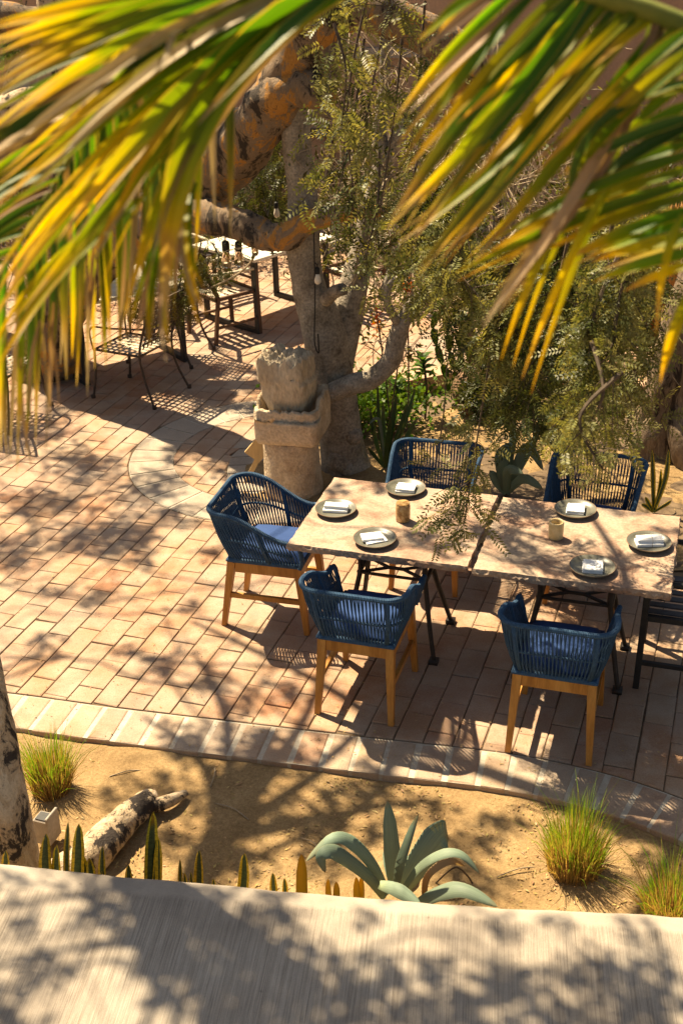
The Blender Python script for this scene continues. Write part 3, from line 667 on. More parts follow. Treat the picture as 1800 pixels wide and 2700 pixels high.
def make_chair(label):
    t = thing('dining_chair', label, 'chair', group='blue rope dining chairs')
    NP = 150; SEAT = .425
    top = upath(.268, .19, -.285, .10, NP, .252); bot = upath(.198, .215, -.215, .07, NP)
    sm = lambda e: e * e * (3 - 2 * e)
    T, Bt = [], []
    for i in range(NP):
        x, y = top[i]; e = sm(max(0, min(1, (.17 - y) / .37))); z = .608 + .150 * e
        lean = .02 * max(0, min(1, (-y - .1) / .1)); T.append(Vector((x * (1 - .03 * (1 - e)), y - lean, z)))
        Bt.append(Vector((bot[i][0], bot[i][1], SEAT + .02)))
    # wooden frame
    for sx in (-1, 1):
        for fy, ft in ((-1, -.265), (1, .235)):
            mb = MB(); a = Vector((sx * .176, fy * .195, SEAT)); b = Vector((sx * .196, ft, 0))
            mb.bar(a, b, .044, .046, (0, 1, 0), .028, .028); mb.build('leg', M['teak'], t, local=True)
    for name, a, b in (('rear_rail', (-.156, -.197, .392), (.156, -.197, .392)), ('front_rail', (-.156, .197, .392), (.156, .197, .392)),
                       ('side_rail', (-.178, -.175, .392), (-.178, .175, .392)), ('side_rail', (.178, -.175, .392), (.178, .175, .392))):
        mb = MB(); mb.bar(a, b, .026, .062); mb.build(name, M['teak'], t, local=True)
    for sx in (-1, 1):
        mb = MB(); mb.bar((sx * .186, -.215, .205), (sx * .186, .20, .205), .02, .03); mb.build('stretcher', M['teak'], t, local=True)
    # seat pan and cushion
    mb = MB(); mb.box((0, 0, SEAT + .012), (.41, .45, .024), bev=.008); mb.build('seat_base', M['rope'], t, local=True)
    mb = MB(); n_ = 14; vs = []
    for j in range(n_ + 1):
        for i in range(n_ + 1):
            a, b = -1 + 2 * i / n_, -1 + 2 * j / n_; e = max(abs(a), abs(b)); z = .052 * (1 - max(0, (e - .72) / .28) ** 2.2) + .012 * (1 - a * a) * (1 - b * b) + .002 * vnoise(a * 3, b * 3, 4)
            k = 1 - .06 * (a * a * b * b); vs.append((a * .187 * k, .012 + b * .205 * k, SEAT + .024 + z))
    mb.add(vs, [(j * (n_ + 1) + i, j * (n_ + 1) + i + 1, (j + 1) * (n_ + 1) + i + 1, (j + 1) * (n_ + 1) + i) for j in range(n_) for i in range(n_)])
    mb.box((0, .012, SEAT + .03), (.372, .408, .014)); mb.build('cushion', M['cushion'], t, smooth=True, local=True)
    # rope-wound top rail that turns down into the front posts
    fl = [Vector((-.203, .212, SEAT + .01)), Vector((-.220, .232, .50)), Vector((-.241, .236, .572)), Vector((-.247, .222, .603))]
    path = fl + T + [Vector((-p.x, p.y, p.z)) for p in fl[::-1]]
    path = crom(path[::2] if len(path) % 2 else path[::2] + [path[-1]], 5); rr = []
    dense = []
    for i, p in enumerate(path):
        dense.append(p); rr.append(.0148 if i % 2 else .0122)
    mb = MB(); mb.tube(dense, rr, 8); mb.build('top_rail', M['rope'], t, smooth=False, local=True)
    mid = []
    for i in range(NP):
        m_ = Bt[i].lerp(T[i], .47); o = Vector((m_.x, m_.y, 0)); o.normalize(); mid.append(m_ + o * .008 - Vector((0, 0, .004)))
    mb = MB(); mb.tube(mid[2:-2:3], .007, 6); mb.build('middle_rail', M['rope'], t, smooth=True, local=True)
    mb = MB(); mb.tube(Bt[::3], .011, 6); mb.build('bottom_rail', M['rope'], t, smooth=True, local=True)
    for i in (22, 54, 95, 127):
        mb = MB(); mb.tube([Bt[i], mid[i], T[i]], .0125, 8); mb.build('upright', M['rope'], t, smooth=True, local=True)
    # the woven cords, crossing at the middle rail
    mb = MB(); r_ = random.Random(3)
    for i in range(2, NP - 2):
        s_ = 1 if i % 2 else -1; o = Vector((mid[i].x, mid[i].y, 0)).normalized()
        j = min(NP - 1, max(0, i + s_)); tw = r_.uniform(-.0015, .0015)
        p0 = Bt[i] + o * .004 * s_; p1 = mid[j] + o * .0075 * s_; p2 = T[i] + Vector((tw, tw, 0))
        mb.tube([p0, p0.lerp(p1, .5) + o * .004, p1, p1.lerp(p2, .5) + o * .003, p2], .0040, 4, caps=False)
    tag(mb.build('rope_weave', M['rope'], t, local=True), kind='stuff')
    return t
TROT = R(-17.95)
ch0 = make_chair('blue rope chair side-on at the left end of the stone tables')
def place(o, x, y, rz): o.location = (x, y, 0); o.rotation_euler = (0, 0, rz)
place(ch0, -.39, 6.0, R(-105.6))
for lab, x, y, rz in (
        ('blue rope chair with its back to us before the banded-cup table', .115, 5.20, TROT),
        ('blue rope chair with its back to us directly behind the large right-hand grass tuft', 1.047, 4.847, TROT),
        ('blue rope chair across the table, beside the green aloe clump', .54, 6.40, R(162.05) + R(2)),
        ('blue rope chair across the table, half hidden by hanging mesquite leaves', 1.45, 6.16, R(162.05) - R(3))):
    c = copy_tree(ch0); c['label'] = lab; place(c, x, y, rz)

# ================================================================== STONE TABLES
def slab_outline(w_, d_, seed, amp):
    r_ = random.Random(seed); pts = []
    for (x0, y0), (x1, y1) in (((-w_, -d_), (w_, -d_)), ((w_, -d_), (w_, d_)), ((w_, d_), (-w_, d_)), ((-w_, d_), (-w_, -d_))):
        n_ = int(math.hypot(x1 - x0, y1 - y0) / .014)
        nx, ny = (y1 - y0), -(x1 - x0); l = math.hypot(nx, ny); nx, ny = nx / l, ny / l; k = 0
        for i in range(n_):
            t = i / n_; k = k * .6 + r_.uniform(-1, .55) * amp; pts.append((x0 + (x1 - x0) * t + nx * k, y0 + (y1 - y0) * t + ny * k))
    return pts
def make_table(name, label, cx, cy, seed):
    t = thing(name, label, 'table', (cx, cy, 0), TROT, group='pink stone dining tables')
    w_, d_ = .482, .415; z1, z0 = .75, .708
    A, Bq, C_ = slab_outline(w_ - .004, d_ - .004, seed, .003), slab_outline(w_, d_, seed, .0055), slab_outline(w_ - .006, d_ - .006, seed + 5, .007)
    n_ = min(len(A), len(Bq), len(C_)); mb = MB(); vs = [(x, y, z1) for x, y in A[:n_]] + [(x, y, z1 - .008 - random.uniform(0, .006)) for x, y in Bq[:n_]] + [(x, y, (z1 + z0) / 2 + random.uniform(-.006, .006)) for x, y in slab_outline(w_ + .002, d_ + .002, seed + 9, .008)[:n_]] + [(x, y, z0) for x, y in C_[:n_]]
    fs = [tuple(range(n_)), tuple(range(3 * n_, 4 * n_))[::-1]]
    for k in range(3):
        for i in range(n_): j = (i + 1) % n_; fs.append((k * n_ + i, (k + 1) * n_ + i, (k + 1) * n_ + j, k * n_ + j))
    mb.add(vs, fs); mb.build('tabletop', M['table'], t, local=True)
    # cast-iron stand: curved legs, plates under the slab, forked braces between the leg pairs
    for sx in (-1, 1):
        for sy in (-1, 1):
            mb = MB(); p = crom([(sx * .20, sy * .10, .70), (sx * .195, sy * .085, .60), (sx * .18, sy * .08, .48), (sx * .20, sy * .11, .34), (sx * .235, sy * .17, .16), (sx * .265, sy * .21, .02)], 4)
            mb.tube(p, [.019 - .006 * i / len(p) for i in range(len(p))], 6); mb.box((sx * .265, sy * .212, .012), (.05, .05, .024)); mb.build('leg', M['iron'], t, local=True, smooth=True)
        mb = MB(); mb.box((sx * .20, 0, .699), (.05, .34, .014)); mb.build('top_plate', M['iron'], t, local=True)
        for z in (.60, .44):
            mb = MB(); mb.tube([(sx * .188, -.09, z), (sx * .188, .09, z)], .014, 6); mb.build('crossbar', M['iron'], t, local=True)
    for z in (.60, .44):
        mb = MB()
        for sx in (-1, 1):
            for sy in (-1, 1): mb.bar((sx * .185, sy * .085, z), (sx * .04, 0, z), .016, .012)
        mb.bar((-.045, 0, z), (.045, 0, z), .018, .013)
        for sy in (-1, 1): mb.bar((-.19, sy * .088, z), (.19, sy * .088, z), .014, .012)
        mb.build('brace', M['iron'], t, local=True)
    return t
T1c, T2c = (.2925, 5.7125), (1.2275, 5.395)
make_table('stone_table', 'pink stone table whose dark banded cup stands beside three set plates', *T1c, 3)
make_table('stone_table', 'pink stone table with the pale yellow cup, next to the dark slatted chair', *T2c, 8)

# plates, napkins, cups
def make_plate(label, p):
    t = thing('plate', label, 'plate', (p[0], p[1], .7505), group='stoneware plates on the stone tables')
    mb = MB(); mb.lathe([(.001, .004), (.062, .003), (.066, .0), (.072, .003), (.098, .013), (.112, .024), (.1125, .027), (.110, .0275), (.098, .017), (.08, .011), (.03, .0095), (.001, .0095)], 48); mb.build('dish', M['plate'], t, smooth=True, local=True)
    mb = MB(); mb.tube([(.1118 * math.cos(a), .1118 * math.sin(a), .0268) for a in [2 * math.pi * i / 48 for i in range(48)]], .0016, 5, closed=True); mb.build('rim', M['platerim'], t, smooth=True, local=True)
    return t
def make_napkin(label, p, rz, w_, d_, style):
    t = thing('napkin', label, 'napkin', (p[0], p[1], .7615), rz, 'folded white napkins on the plates'); r_ = random.Random(int(p[0] * 1000))
    if style == 'roll':     # folded to a thick strip: two plump layers
        lay = [(0, 0, w_, d_, .020), (.004, .006, w_ * .97, d_ * .8, .020)]
    elif style == 'skew': lay = [(0, 0, w_, d_, .010), (-.014, .012, w_ * .95, d_ * .92, .016)]
    else: lay = [(0, 0, w_, d_, .012), (.003, .002, w_ * .97, d_ * .97, .012)]
    z = .0
    for i, (x, y, a, b, h) in enumerate(lay):
        mb = MB(); nx, ny = 8, 6; vs = []
        for s_ in (1, 0):
            for j in range(ny + 1):
                for q in range(nx + 1):
                    u_, v_ = -1 + 2 * q / nx, -1 + 2 * j / ny; e = max(abs(u_), abs(v_)) ** 5
                    vs.append((x + u_ * a / 2, y + v_ * b / 2, z + (h * (1 - .35 * e) + .0016 * vnoise(u_ * 2.5 + i, v_ * 2, i + p[0] * 9) if s_ else 0)))
        m_ = (nx + 1) * (ny + 1); fs = []
        for j in range(ny):
            for q in range(nx): k = j * (nx + 1) + q; fs.append((k, k + 1, k + nx + 2, k + nx + 1))
        per = [q for q in range(nx + 1)] + [(j + 1) * (nx + 1) - 1 + 0 for j in range(1, ny + 1)] + [ny * (nx + 1) + q for q in range(nx - 1, -1, -1)] + [j * (nx + 1) for j in range(ny - 1, 0, -1)]
        for q in range(len(per)): aa, bb = per[q], per[(q + 1) % len(per)]; fs.append((aa + m_, bb + m_, bb, aa))
        mb.add(vs, fs); mb.build('fold', M['napkin'], t, smooth=False, local=True).rotation_euler = (0, 0, R(r_.uniform(-4, 4)) + (R(-12) if style == 'skew' and i == 1 else 0))
        z += h * .97
    return t
pl = [('far plate beside the banded cup, in front of the aloe-side chair', at(1069, 1289, .765)), ('plate at the left end of the tables, before the side-on chair', at(885, 1344, .765)),
      ('plate on the near side of the banded-cup table with skewed napkin', at(988, 1422, .765)), ('grey plate half under the hanging leaves on the pale-cup table', at(1516, 1345, .765)),
      ('plate at the right end of the tables, its napkin tied with thread', at(1710, 1432, .765)), ('plate on the near edge of the pale-cup table', at(1561, 1497, .765))]
for lab, p in pl: make_plate(lab, p)
nk = [('flat folded white napkin on the far plate beside the banded cup', pl[0][1], TROT + R(6), .108, .088, 'flat'), ('thick folded white napkin on the plate before the side-on chair', pl[1][1], TROT + R(8), .135, .062, 'roll'),
      ('white napkin folded askew on the near plate by the banded cup', pl[2][1], TROT + R(38), .115, .078, 'skew'), ('square folded white napkin on the plate under hanging leaves', pl[3][1], TROT + R(6), .095, .098, 'flat'),
      ('white napkin tied with a thread on the rightmost plate', pl[4][1], TROT + R(14), .135, .072, 'roll'), ('square white napkin on the near plate of the pale-cup table', pl[5][1], TROT + R(9), .098, .108, 'flat')]
for lab, p, rz, a, b, st in nk:
    o = make_napkin(lab, p, rz, a, b, st)
    if 'tied' in lab:
        mb = MB(); mb.tube([(.012, -.038, .0), (.012, -.037, .03), (.012, -.03, .0405), (.012, .033, .0405), (.012, .036, .0)], .0012, 5); mb.build('thread', M['drytwig'], o, local=True)
def make_cup(label, p, mat, carved):
    t = thing('cup', label, 'cup', (p.x, p.y, .7505), group='onyx cups on the stone tables'); n_ = 40; mb = MB()
    mb.lathe([(.001, 0), (.034, 0), (.0385, .004), (.0395, .04), (.0395, .088), (.038, .094), (.036, .096), (.031, .095), (.0295, .088), (.0295, .03), (.001, .028)], n_); mb.build('body', mat, t, smooth=True, local=True)
    if carved:
        mb = MB(); mb.lathe([(.031, .092), (.0385, .092), (.0375, .106), (.0355, .1075), (.031, .1065)], 12); mb.build('rim', mat, t, local=True)
    return t
make_cup('dark banded brown onyx cup in the middle of the left stone table', at(1062, 1372, .75), M['onyx'], True)
make_cup('pale yellow onyx cup standing alone on the right stone table', at(1464, 1418, .75), M['paleonyx'], False)

# ================================================================== DARK SLATTED CHAIR at the right edge
def slat_chair(name, label, group, fm, sm_, wdt=.46, dep=.46, nsl=6, tilt=.12, arm=True, bh=.84, slat_across=False):
    t = thing(name, label, 'chair', group=group); h = .44
    for sx in (-1, 1):
        mb = MB(); mb.bar((sx * wdt / 2, dep / 2, h + (.2 if arm else 0)), (sx * wdt / 2, dep / 2 + .01, 0), .032, .032, (0, 1, 0)); mb.build('leg', fm, t, local=True)
        mb = MB(); mb.bar((sx * wdt / 2, -dep / 2 + .02, h), (sx * wdt / 2, -dep / 2 - .04, 0), .032, .032, (0, 1, 0))
        mb.bar((sx * wdt / 2, -dep / 2 + .02, h), (sx * wdt / 2, -dep / 2 - tilt, bh), .032, .034, (0, 1, 0)); mb.build('leg', fm, t, local=True)
        if arm: mb = MB(); mb.tube(crom([(sx * wdt / 2, -dep / 2 - .05, h + .23), (sx * wdt / 2, 0, h + .21), (sx * wdt / 2, dep / 2 - .03, h + .205), (sx * wdt / 2, dep / 2 + .005, h + .18)], 4), .015, 6); mb.build('armrest', sm_ if slat_across else fm, t, local=True, smooth=True)
        mb = MB(); mb.bar((sx * wdt / 2, -dep / 2, .16), (sx * wdt / 2, dep / 2, .16), .022, .022); mb.build('stretcher', fm, t, local=True)
        mb = MB(); mb.bar((sx * (wdt / 2 - .018), -dep / 2, h - .014), (sx * (wdt / 2 - .018), dep / 2, h - .014), .028, .03); mb.build('side_rail', fm, t, local=True)
    for y in (dep / 2, -dep / 2): mb = MB(); mb.bar((-wdt / 2, y, h - .014), (wdt / 2, y, h - .014), .028, .032); mb.build('cross_rail', fm, t, local=True)
    for i in range(nsl):
        f = (i + .5) / nsl; mb = MB()
        if slat_across:      # curved slats running side to side
            y = -dep / 2 + dep * f; p = [(-wdt / 2 + wdt * k / 8, y, h - .03 * math.sin(math.pi * f) + .0 - .012 * math.sin(math.pi * k / 8)) for k in range(9)]
            mb.ribbon(p, [dep / nsl * .66] * 9, Vector((0, 0, 1)), 0.0, .010)
        else:
            x = -wdt / 2 + .02 + (wdt - .04) * f; mb.box((x, 0, h + .006), (wdt / nsl * .60, dep, .010), bev=.003)
        mb.build('seat_slat', sm_, t, local=True)
        mb = MB()
        if slat_across:
            z = h + .12 + (bh - h - .14) * f; e = (z - h) / (bh - h); y = -dep / 2 + .02 - (tilt + .02) * e; p = [(-wdt / 2 + wdt * k / 8, y - .03 * math.sin(math.pi * k / 8), z) for k in range(9)]
            mb.ribbon(p, [(bh - h) / nsl * .62] * 9, Vector((0, -1, .2)), 0.0, .010)
        else:
            mb.bar((x, -dep / 2 + .02, h + .03), (x, -dep / 2 - tilt + .005, bh - .02), wdt / nsl * .60, .010, (0, 1, 0))
        mb.build('back_slat', sm_, t, local=True)
    mb = MB(); mb.bar((-wdt / 2, -dep / 2 - tilt, bh), (wdt / 2, -dep / 2 - tilt, bh), .034, .028); mb.build('top_rail', fm, t, local=True)
    return t
o = slat_chair('slatted_chair', 'dark grey metal slatted armchair cut by the right picture edge', None, M['black'], M['greymetal'], wdt=.46, dep=.42)
o.location = (1.80, 5.30, 0); o.rotation_euler = (0, 0, R(72))

# ================================================================== STONE PEDESTAL GROUP
mb = MB(); mb.lathe([(.001, -.02), (.206, -.02), (.208, .05), (.200, .15), (.196, .28), (.194, .38), (.19, .41), (.18, .428), (.001, .43)], 56, (-.335, 7.63, 0), jit=.012, seed=2)
tag(mb.build('stone_pedestal', M['stone'], smooth=True), 'round pitted stone drum pedestal standing behind the side-on blue chair', 'pedestal')
def rocky(mb, f, nu, nv):   # closed grid surface
    vs = [f(i / nu, j / nv) for j in range(nv + 1) for i in range(nu)]
    fs = [(j * nu + i, j * nu + (i + 1) % nu, (j + 1) * nu + (i + 1) % nu, (j + 1) * nu + i) for j in range(nv) for i in range(nu)]
    fs += [tuple(range(nu))[::-1], tuple(range(nv * nu, (nv + 1) * nu))]; return mb.add(vs, fs)
def squircle(a, p): c, s_ = math.cos(a), math.sin(a); k = (abs(c) ** p + abs(s_) ** p) ** (-1 / p); return c * k, s_ * k
tr_c = Vector((-.315, 7.64, .43)); tr_r = R(-14)
def trough(u, v):
    a = 2 * math.pi * u; sx, sy = squircle(a, 12); q = .92 + .08 * vnoise(sx * 3, sy * 3, 2)
    stations = [(1.0, .0, .94), (1.0, .03, 1.0), (1.0, .15, 1.02), (1.0, .26, 1.0), (1.0, .30, .98), (1.0, .305, .90), (1.0, .29, .85), (1.0, .12, .82), (1.0, .085, .75)]
    f = v * (len(stations) - 1); i = min(int(f), len(stations) - 2); t = f - i
    z = stations[i][1] * (1 - t) + stations[i + 1][1] * t; k = stations[i][2] * (1 - t) + stations[i + 1][2] * t
    chip = 0
    if z > .2: chip = .05 * max(0, vnoise(sx * 4.2 + 1, sy * 4.2, 6)) + .03 * max(0, vnoise(sx * 11, sy * 11, 1)) + .045 * (sy < -.5)
    x, y = sx * .222 * k * (1 + .02 * vnoise(a * 2, z * 14, 3)), sy * .225 * k * (1 + .02 * vnoise(a * 2 + 1, z * 12, 5))
    c, s_ = math.cos(tr_r), math.sin(tr_r); return (tr_c.x + x * c - y * s_, tr_c.y + x * s_ + y * c, tr_c.z + z - chip)
mb = MB(); rocky(mb, trough, 96, 24)
tag(mb.build('stone_trough', M['stone'], smooth=True), 'square hollow pale stone trough with broken rim on the drum pedestal', 'trough')
def boulder(u, v):
    a = 2 * math.pi * u; sx, sy = squircle(a + .35, 4.5); c0, s0 = math.cos(-.35), math.sin(-.35); sx, sy = sx * c0 - sy * s0, sx * s0 + sy * c0; prof = [(0, .05), (.0, .58), (.05, .64), (.12, .76), (.20, .90), (.30, .97), (.40, .96), (.46, .93), (.475, .84), (.46, .4), (.45, .05)]
    f = v * (len(prof) - 1); i = min(int(f), len(prof) - 2); t = f - i; z = prof[i][0] * (1 - t) + prof[i + 1][0] * t; k = prof[i][1] * (1 - t) + prof[i + 1][1] * t
    k *= 1 + .055 * vnoise(a * 2.1, z * 7, 1) + .03 * math.sin(a * 5 + z * 2) * .6 + .016 * vnoise(a * 6, z * 9, 4)
    if z > .36: z += .05 * vnoise(sx * 2.6 * k, sy * 2.6 * k, 9) + .018 * vnoise(sx * 7 * k, sy * 7 * k, 2)
    return (-.33 + sx * .178 * k - .02 * (z > .3), 7.60 + sy * .14 * k, .55 + z * 1.0)
mb = MB(); rocky(mb, boulder, 120, 60)
tag(mb.build('rough_stone', M['stone2'], smooth=True), 'rough upright stone block with ragged top standing in the stone trough', 'stone')
# wooden arrow sign leaning behind the pedestal
sg = thing('wooden_sign', 'small pale wooden sign board nailed to a stake left of the pedestal', 'sign', at(650, 1268, 0))
p0, p1 = at(650, 1268, 0), pd(708, 1150, 7.75)
mb = MB(); mb.bar(p0, p1 + (p1 - p0) * .12, .035, .022, (0, 1, 0)); mb.build('stake', M['signwood'], sg)
mb = MB(); q0, q1 = pd(664, 1205, 7.72), pd(705, 1157, 7.72); mb.bar(q0, q1, .022, .13, (-.5, 0, 1)); mb.build('board', M['signwood'], sg)

# ================================================================== TREES
def limb(pts, rad, n=12, k=6, jit=.05, seed=1, name='branch', mat=None, parent=None):
    p, r_ = crom(pts, k, rad); mb = MB(); mb.tube(p, r_, n, jit=jit, seed=seed); return mb.build(name, mat, parent, smooth=True)
def twig_fan(mb, p, d, L, depth, r_, rad=.006, droop=0.0, tips=None, spread=.7):
    """a forking twig; collects its tips"""
    p = Vector(p); d = Vector(d).normalized(); pts = [p]
    for i in range(4):
        d = (d + Vector(r_.normal(size=3)) * .18 + Vector((0, 0, -droop))).normalized(); p = p + d * L / 4; pts.append(p.copy())
        if tips is not None and depth <= 1: tips.append((p.copy(), d.copy()))
    mb.tube(pts, [rad * (1 - .12 * i) for i in range(5)], 4, caps=False)
    if depth > 0:
        for _ in range(2 + (r_.random() < .5)):
            i = r_.integers(2, 5); twig_fan(mb, pts[i], d + Vector(r_.normal(size=3)) * spread, L * r_.uniform(.5, .8), depth - 1, r_, rad * .6, droop, tips, spread)

# --- grey tree behind the pedestal
gt = thing('grey_tree', 'grey speckled multi-stemmed tree rising behind the stone pedestal', 'tree', (.05, 7.95, 0))
Y = 8.0
def P3(l, y): return [pd(u, v, y + (dy[0] if dy else 0)) for u, v, *dy in l]
limb(P3([(915, 1265), (905, 1200), (893, 1090), (880, 985), (862, 900), (832, 810), (808, 730), (800, 640), (800, 560), (792, 460), (778, 340), (770, 200), (780, -60)], Y),
     [.225, .165, .145, .145, .155, .135, .115, .108, .105, .10, .09, .08, .06], 18, 6, .06, 3, 'trunk', M['greybark'], gt)
limb(P3([(890, 960, .06), (915, 840, .12), (935, 740, .2), (958, 640, .3), (985, 520, .35), (1005, 430, .4), (1000, 330, .45), (1015, 200, .5), (1010, -40, .6)], Y), [.12, .115, .10, .085, .07, .06, .05, .04, .03], 12, 6, .05, 4, 'branch', M['greybark'], gt)
limb(P3([(845, 1062, -.16), (880, 1032, -.18), (930, 1013, -.2), (985, 995, -.2), (1030, 950, -.2), (1045, 900, -.2), (1060, 850, -.2), (1090, 805, -.18), (1130, 775, -.15), (1200, 752, -.1), (1290, 700, 0), (1370, 600, .1)], Y),
     [.045, .070, .075, .072, .070, .065, .060, .056, .052, .047, .035, .02], 14, 6, .06, 5, 'branch', M['greybark'], gt)
limb(P3([(1058, 862, -.2), (1035, 830, -.25), (1020, 790, -.28), (1028, 750, -.28), (1070, 720, -.26), (1110, 690, -.25), (1160, 640, -.2)], Y), [.034, .03, .026, .022, .02, .016, .008], 8, 5, .05, 6, 'branch', M['greybark'], gt)
limb(P3([(1010, 790, .1), (1025, 740, .1), (1040, 690, .12), (1080, 610, .15), (1120, 540, .2), (1180, 450, .25)], Y), [.045, .04, .036, .03, .026, .018], 8, 5, .05, 6, 'branch', M['greybark'], gt)
limb(P3([(1000, 480, .4), (1030, 400, .4), (1070, 320, .4), (1130, 260, .4), (1200, 220, .4)], Y), [.05, .05, .045, .04, .035], 8, 5, .05, 7, 'branch', M['greybark'], gt)
limb(P3([(790, 330, .05), (840, 290, .1), (880, 300, .1)], Y), [.06, .05, .04], 8, 5, .05, 7, 'branch', M['greybark'], gt)
limb(P3([(860, 790, -.14), (880, 770, -.25), (905, 762, -.32)], Y), [.05, .045, .042], 10, 4, .05, 8, 'stub', M['greybark'], gt)
for u, v, r_, s in ((1010, 1150, .07, 1), (860, 1215, .1, 2), (935, 1235, .09, 3)):     # burrs at the foot
    mb = MB(); c = pd(u * .25 + 905 * .75, v, 7.9); mb.lathe([(.001, -r_), (r_ * .7, -r_ * .7), (r_, 0), (r_ * .7, r_ * .7), (.001, r_)], 12, c, jit=.1, seed=s); mb.build('burr', M['greybark'], gt, smooth=True)
r_ = np.random.default_rng(5); mb = MB(); tips = []
for u, v, dx, dz in ((1030, 790, .6, .6), (1070, 720, .8, .6), (1045, 690, -.2, 1), (985, 520, .5, .8), (1000, 430, -.4, 1), (950, 660, -.5, .8), (925, 760, .6, .7), (1060, 850, .9, .2), (870, 780, -.3, .9), (820, 700, -.6, .5), (1110, 690, .6, .8), (1000, 990, -.2, 1), (985, 985, .3, 1), (800, 560, .5, .7), (1075, 330, .2, 1), (1005, 600, .8, .8), (930, 560, .3, .9), (880, 470, -.2, .9)):
    for q in range(2): twig_fan(mb, pd(u + r_.uniform(-12, 12), v, Y + .1), (dx + r_.normal() * .4, r_.normal() * .5, dz), r_.uniform(.28, .5), 2, r_, .008, 0, tips, .8)
for q in range(70):
    u, v, y = r_.uniform(880, 1420), r_.uniform(180, 660), r_.uniform(8.2, 9.6)
    twig_fan(mb, pd(u, v, y), (r_.normal() * .7, r_.normal() * .5, r_.uniform(.1, 1)), r_.uniform(.35, .65), 2, r_, .009, 0, None, .8)
tag(mb.build('dry_twigs', M['drytwig'], gt), kind='stuff')
mb = MB()
for p, d in tips[::3]: leafcloud(mb, np.array(p) + r_.normal(size=(3, 3)) * .04, .05, .4, r=r_)
tag(mb.build('sparse_leaves', M['olive'], gt), kind='stuff')

# --- big leaning tree with peeling orange bark (its foot is hidden behind the palm frond)
ot = thing('peeling_tree', 'large leaning tree with peeling orange bark and limbs reaching over the patio', 'tree', (-2.6, 10.2, 0))
Y = 9.6
limb([(-2.62, 10.25, -.1)] + P3([(128, 930, .5), (140, 840, .3), (190, 740, .1), (280, 660, -.2), (380, 600, -.5), (450, 555, -.7), (517, 503, -.9), (572, 450, -1.1), (628, 390, -1.3), (678, 332, -1.5), (722, 270, -1.6), (775, 170, -1.7), (840, 50, -1.8), (920, -60, -1.8)], Y),
     [.32, .28, .25, .24, .22, .215, .225, .22, .21, .195, .18, .165, .15, .145, .13], 20, 9, .11, 11, 'trunk', M['orangebark'], ot)
limb(P3([(655, 350, -1.4), (705, 275, -1.65), (755, 236, -1.75), (810, 232, -1.8), (850, 246, -1.85), (880, 268, -1.9)], Y), [.13, .125, .125, .12, .10, .04], 16, 9, .11, 12, 'branch', M['orangebark'], ot)
limb(P3([(395, 600, -.7), (470, 572, -1.1), (540, 570, -1.3), (600, 580, -1.45), (655, 600, -1.6), (705, 622, -1.7), (755, 622, -1.8), (800, 592, -1.85), (850, 572, -1.9), (920, 560, -1.9), (1010, 560, -1.8), (1120, 600, -1.7), (1250, 590, -1.6)], Y),
     [.15, .130, .116, .114, .108, .098, .092, .08, .066, .05, .037, .03, .02], 16, 9, .11, 13, 'branch', M['orangebark'], ot)
limb(P3([(840, 60, -1.7), (900, 20, -1.8), (1000, 30, -1.9), (1100, 80, -1.9), (1190, 120, -1.9), (1260, 190, -1.9), (1300, 300, -1.9)], Y), [.13, .14, .13, .12, .11, .08, .05], 14, 6, .09, 14, 'branch', M['orangebark'], ot)
limb(P3([(1190, 120, -1.9), (1200, 200, -1.9), (1215, 260, -1.9), (1235, 300, -1.8), (1330, 330, -1.8)], Y), [.09, .08, .07, .06, .03], 12, 6, .08, 15, 'branch', M['orangebark'], ot)
limb(P3([(855, 60, -1.75), (862, 110, -1.8), (868, 180, -1.85), (872, 235, -1.85)], Y), [.06, .06, .055, .05], 12, 5, .08, 15, 'branch', M['roughbark'], ot)
# --- pale papery tree at the far left
pt = thing('papery_tree', 'pale papery-barked tree with forking limbs at the far left', 'tree', (-3.6, 11.5, 0))
Y = 11.0
limb([(-3.7, 11.5, -.1)] + P3([(-60, 700, .3), (-40, 480, .2), (20, 320), (90, 230), (150, 120), (140, 30), (120, -80)], Y), [.22, .2, .19, .17, .15, .13, .12, .1], 14, 6, .07, 21, 'trunk', M['paperbark'], pt)
limb(P3([(-40, 480, .1), (30, 350), (60, 190), (120, 165), (190, 130), (260, 110), (340, 60), (420, 20)], Y), [.14, .15, .13, .12, .11, .1, .09, .08], 12, 6, .07, 22, 'branch', M['paperbark'], pt)
limb(P3([(140, 140), (145, 60), (140, 0), (160, -60)], Y), [.13, .14, .13, .12], 12, 6, .07, 23, 'branch', M['paperbark'], pt)
limb(P3([(-60, 340, -.2), (0, 310, -.2), (60, 275, -.2), (140, 255, -.2), (230, 240, -.2), (310, 215, -.15), (380, 180)], Y), [.16, .15, .13, .12, .09, .07, .04], 12, 6, .08, 24, 'branch', M['paperbark'], pt)
limb(P3([(-60, 70, .2), (0, 45, .2), (70, 55, .2), (130, 60, .2)], Y), [.15, .14, .13, .12], 12, 6, .07, 25, 'branch', M['orangebark'], pt)
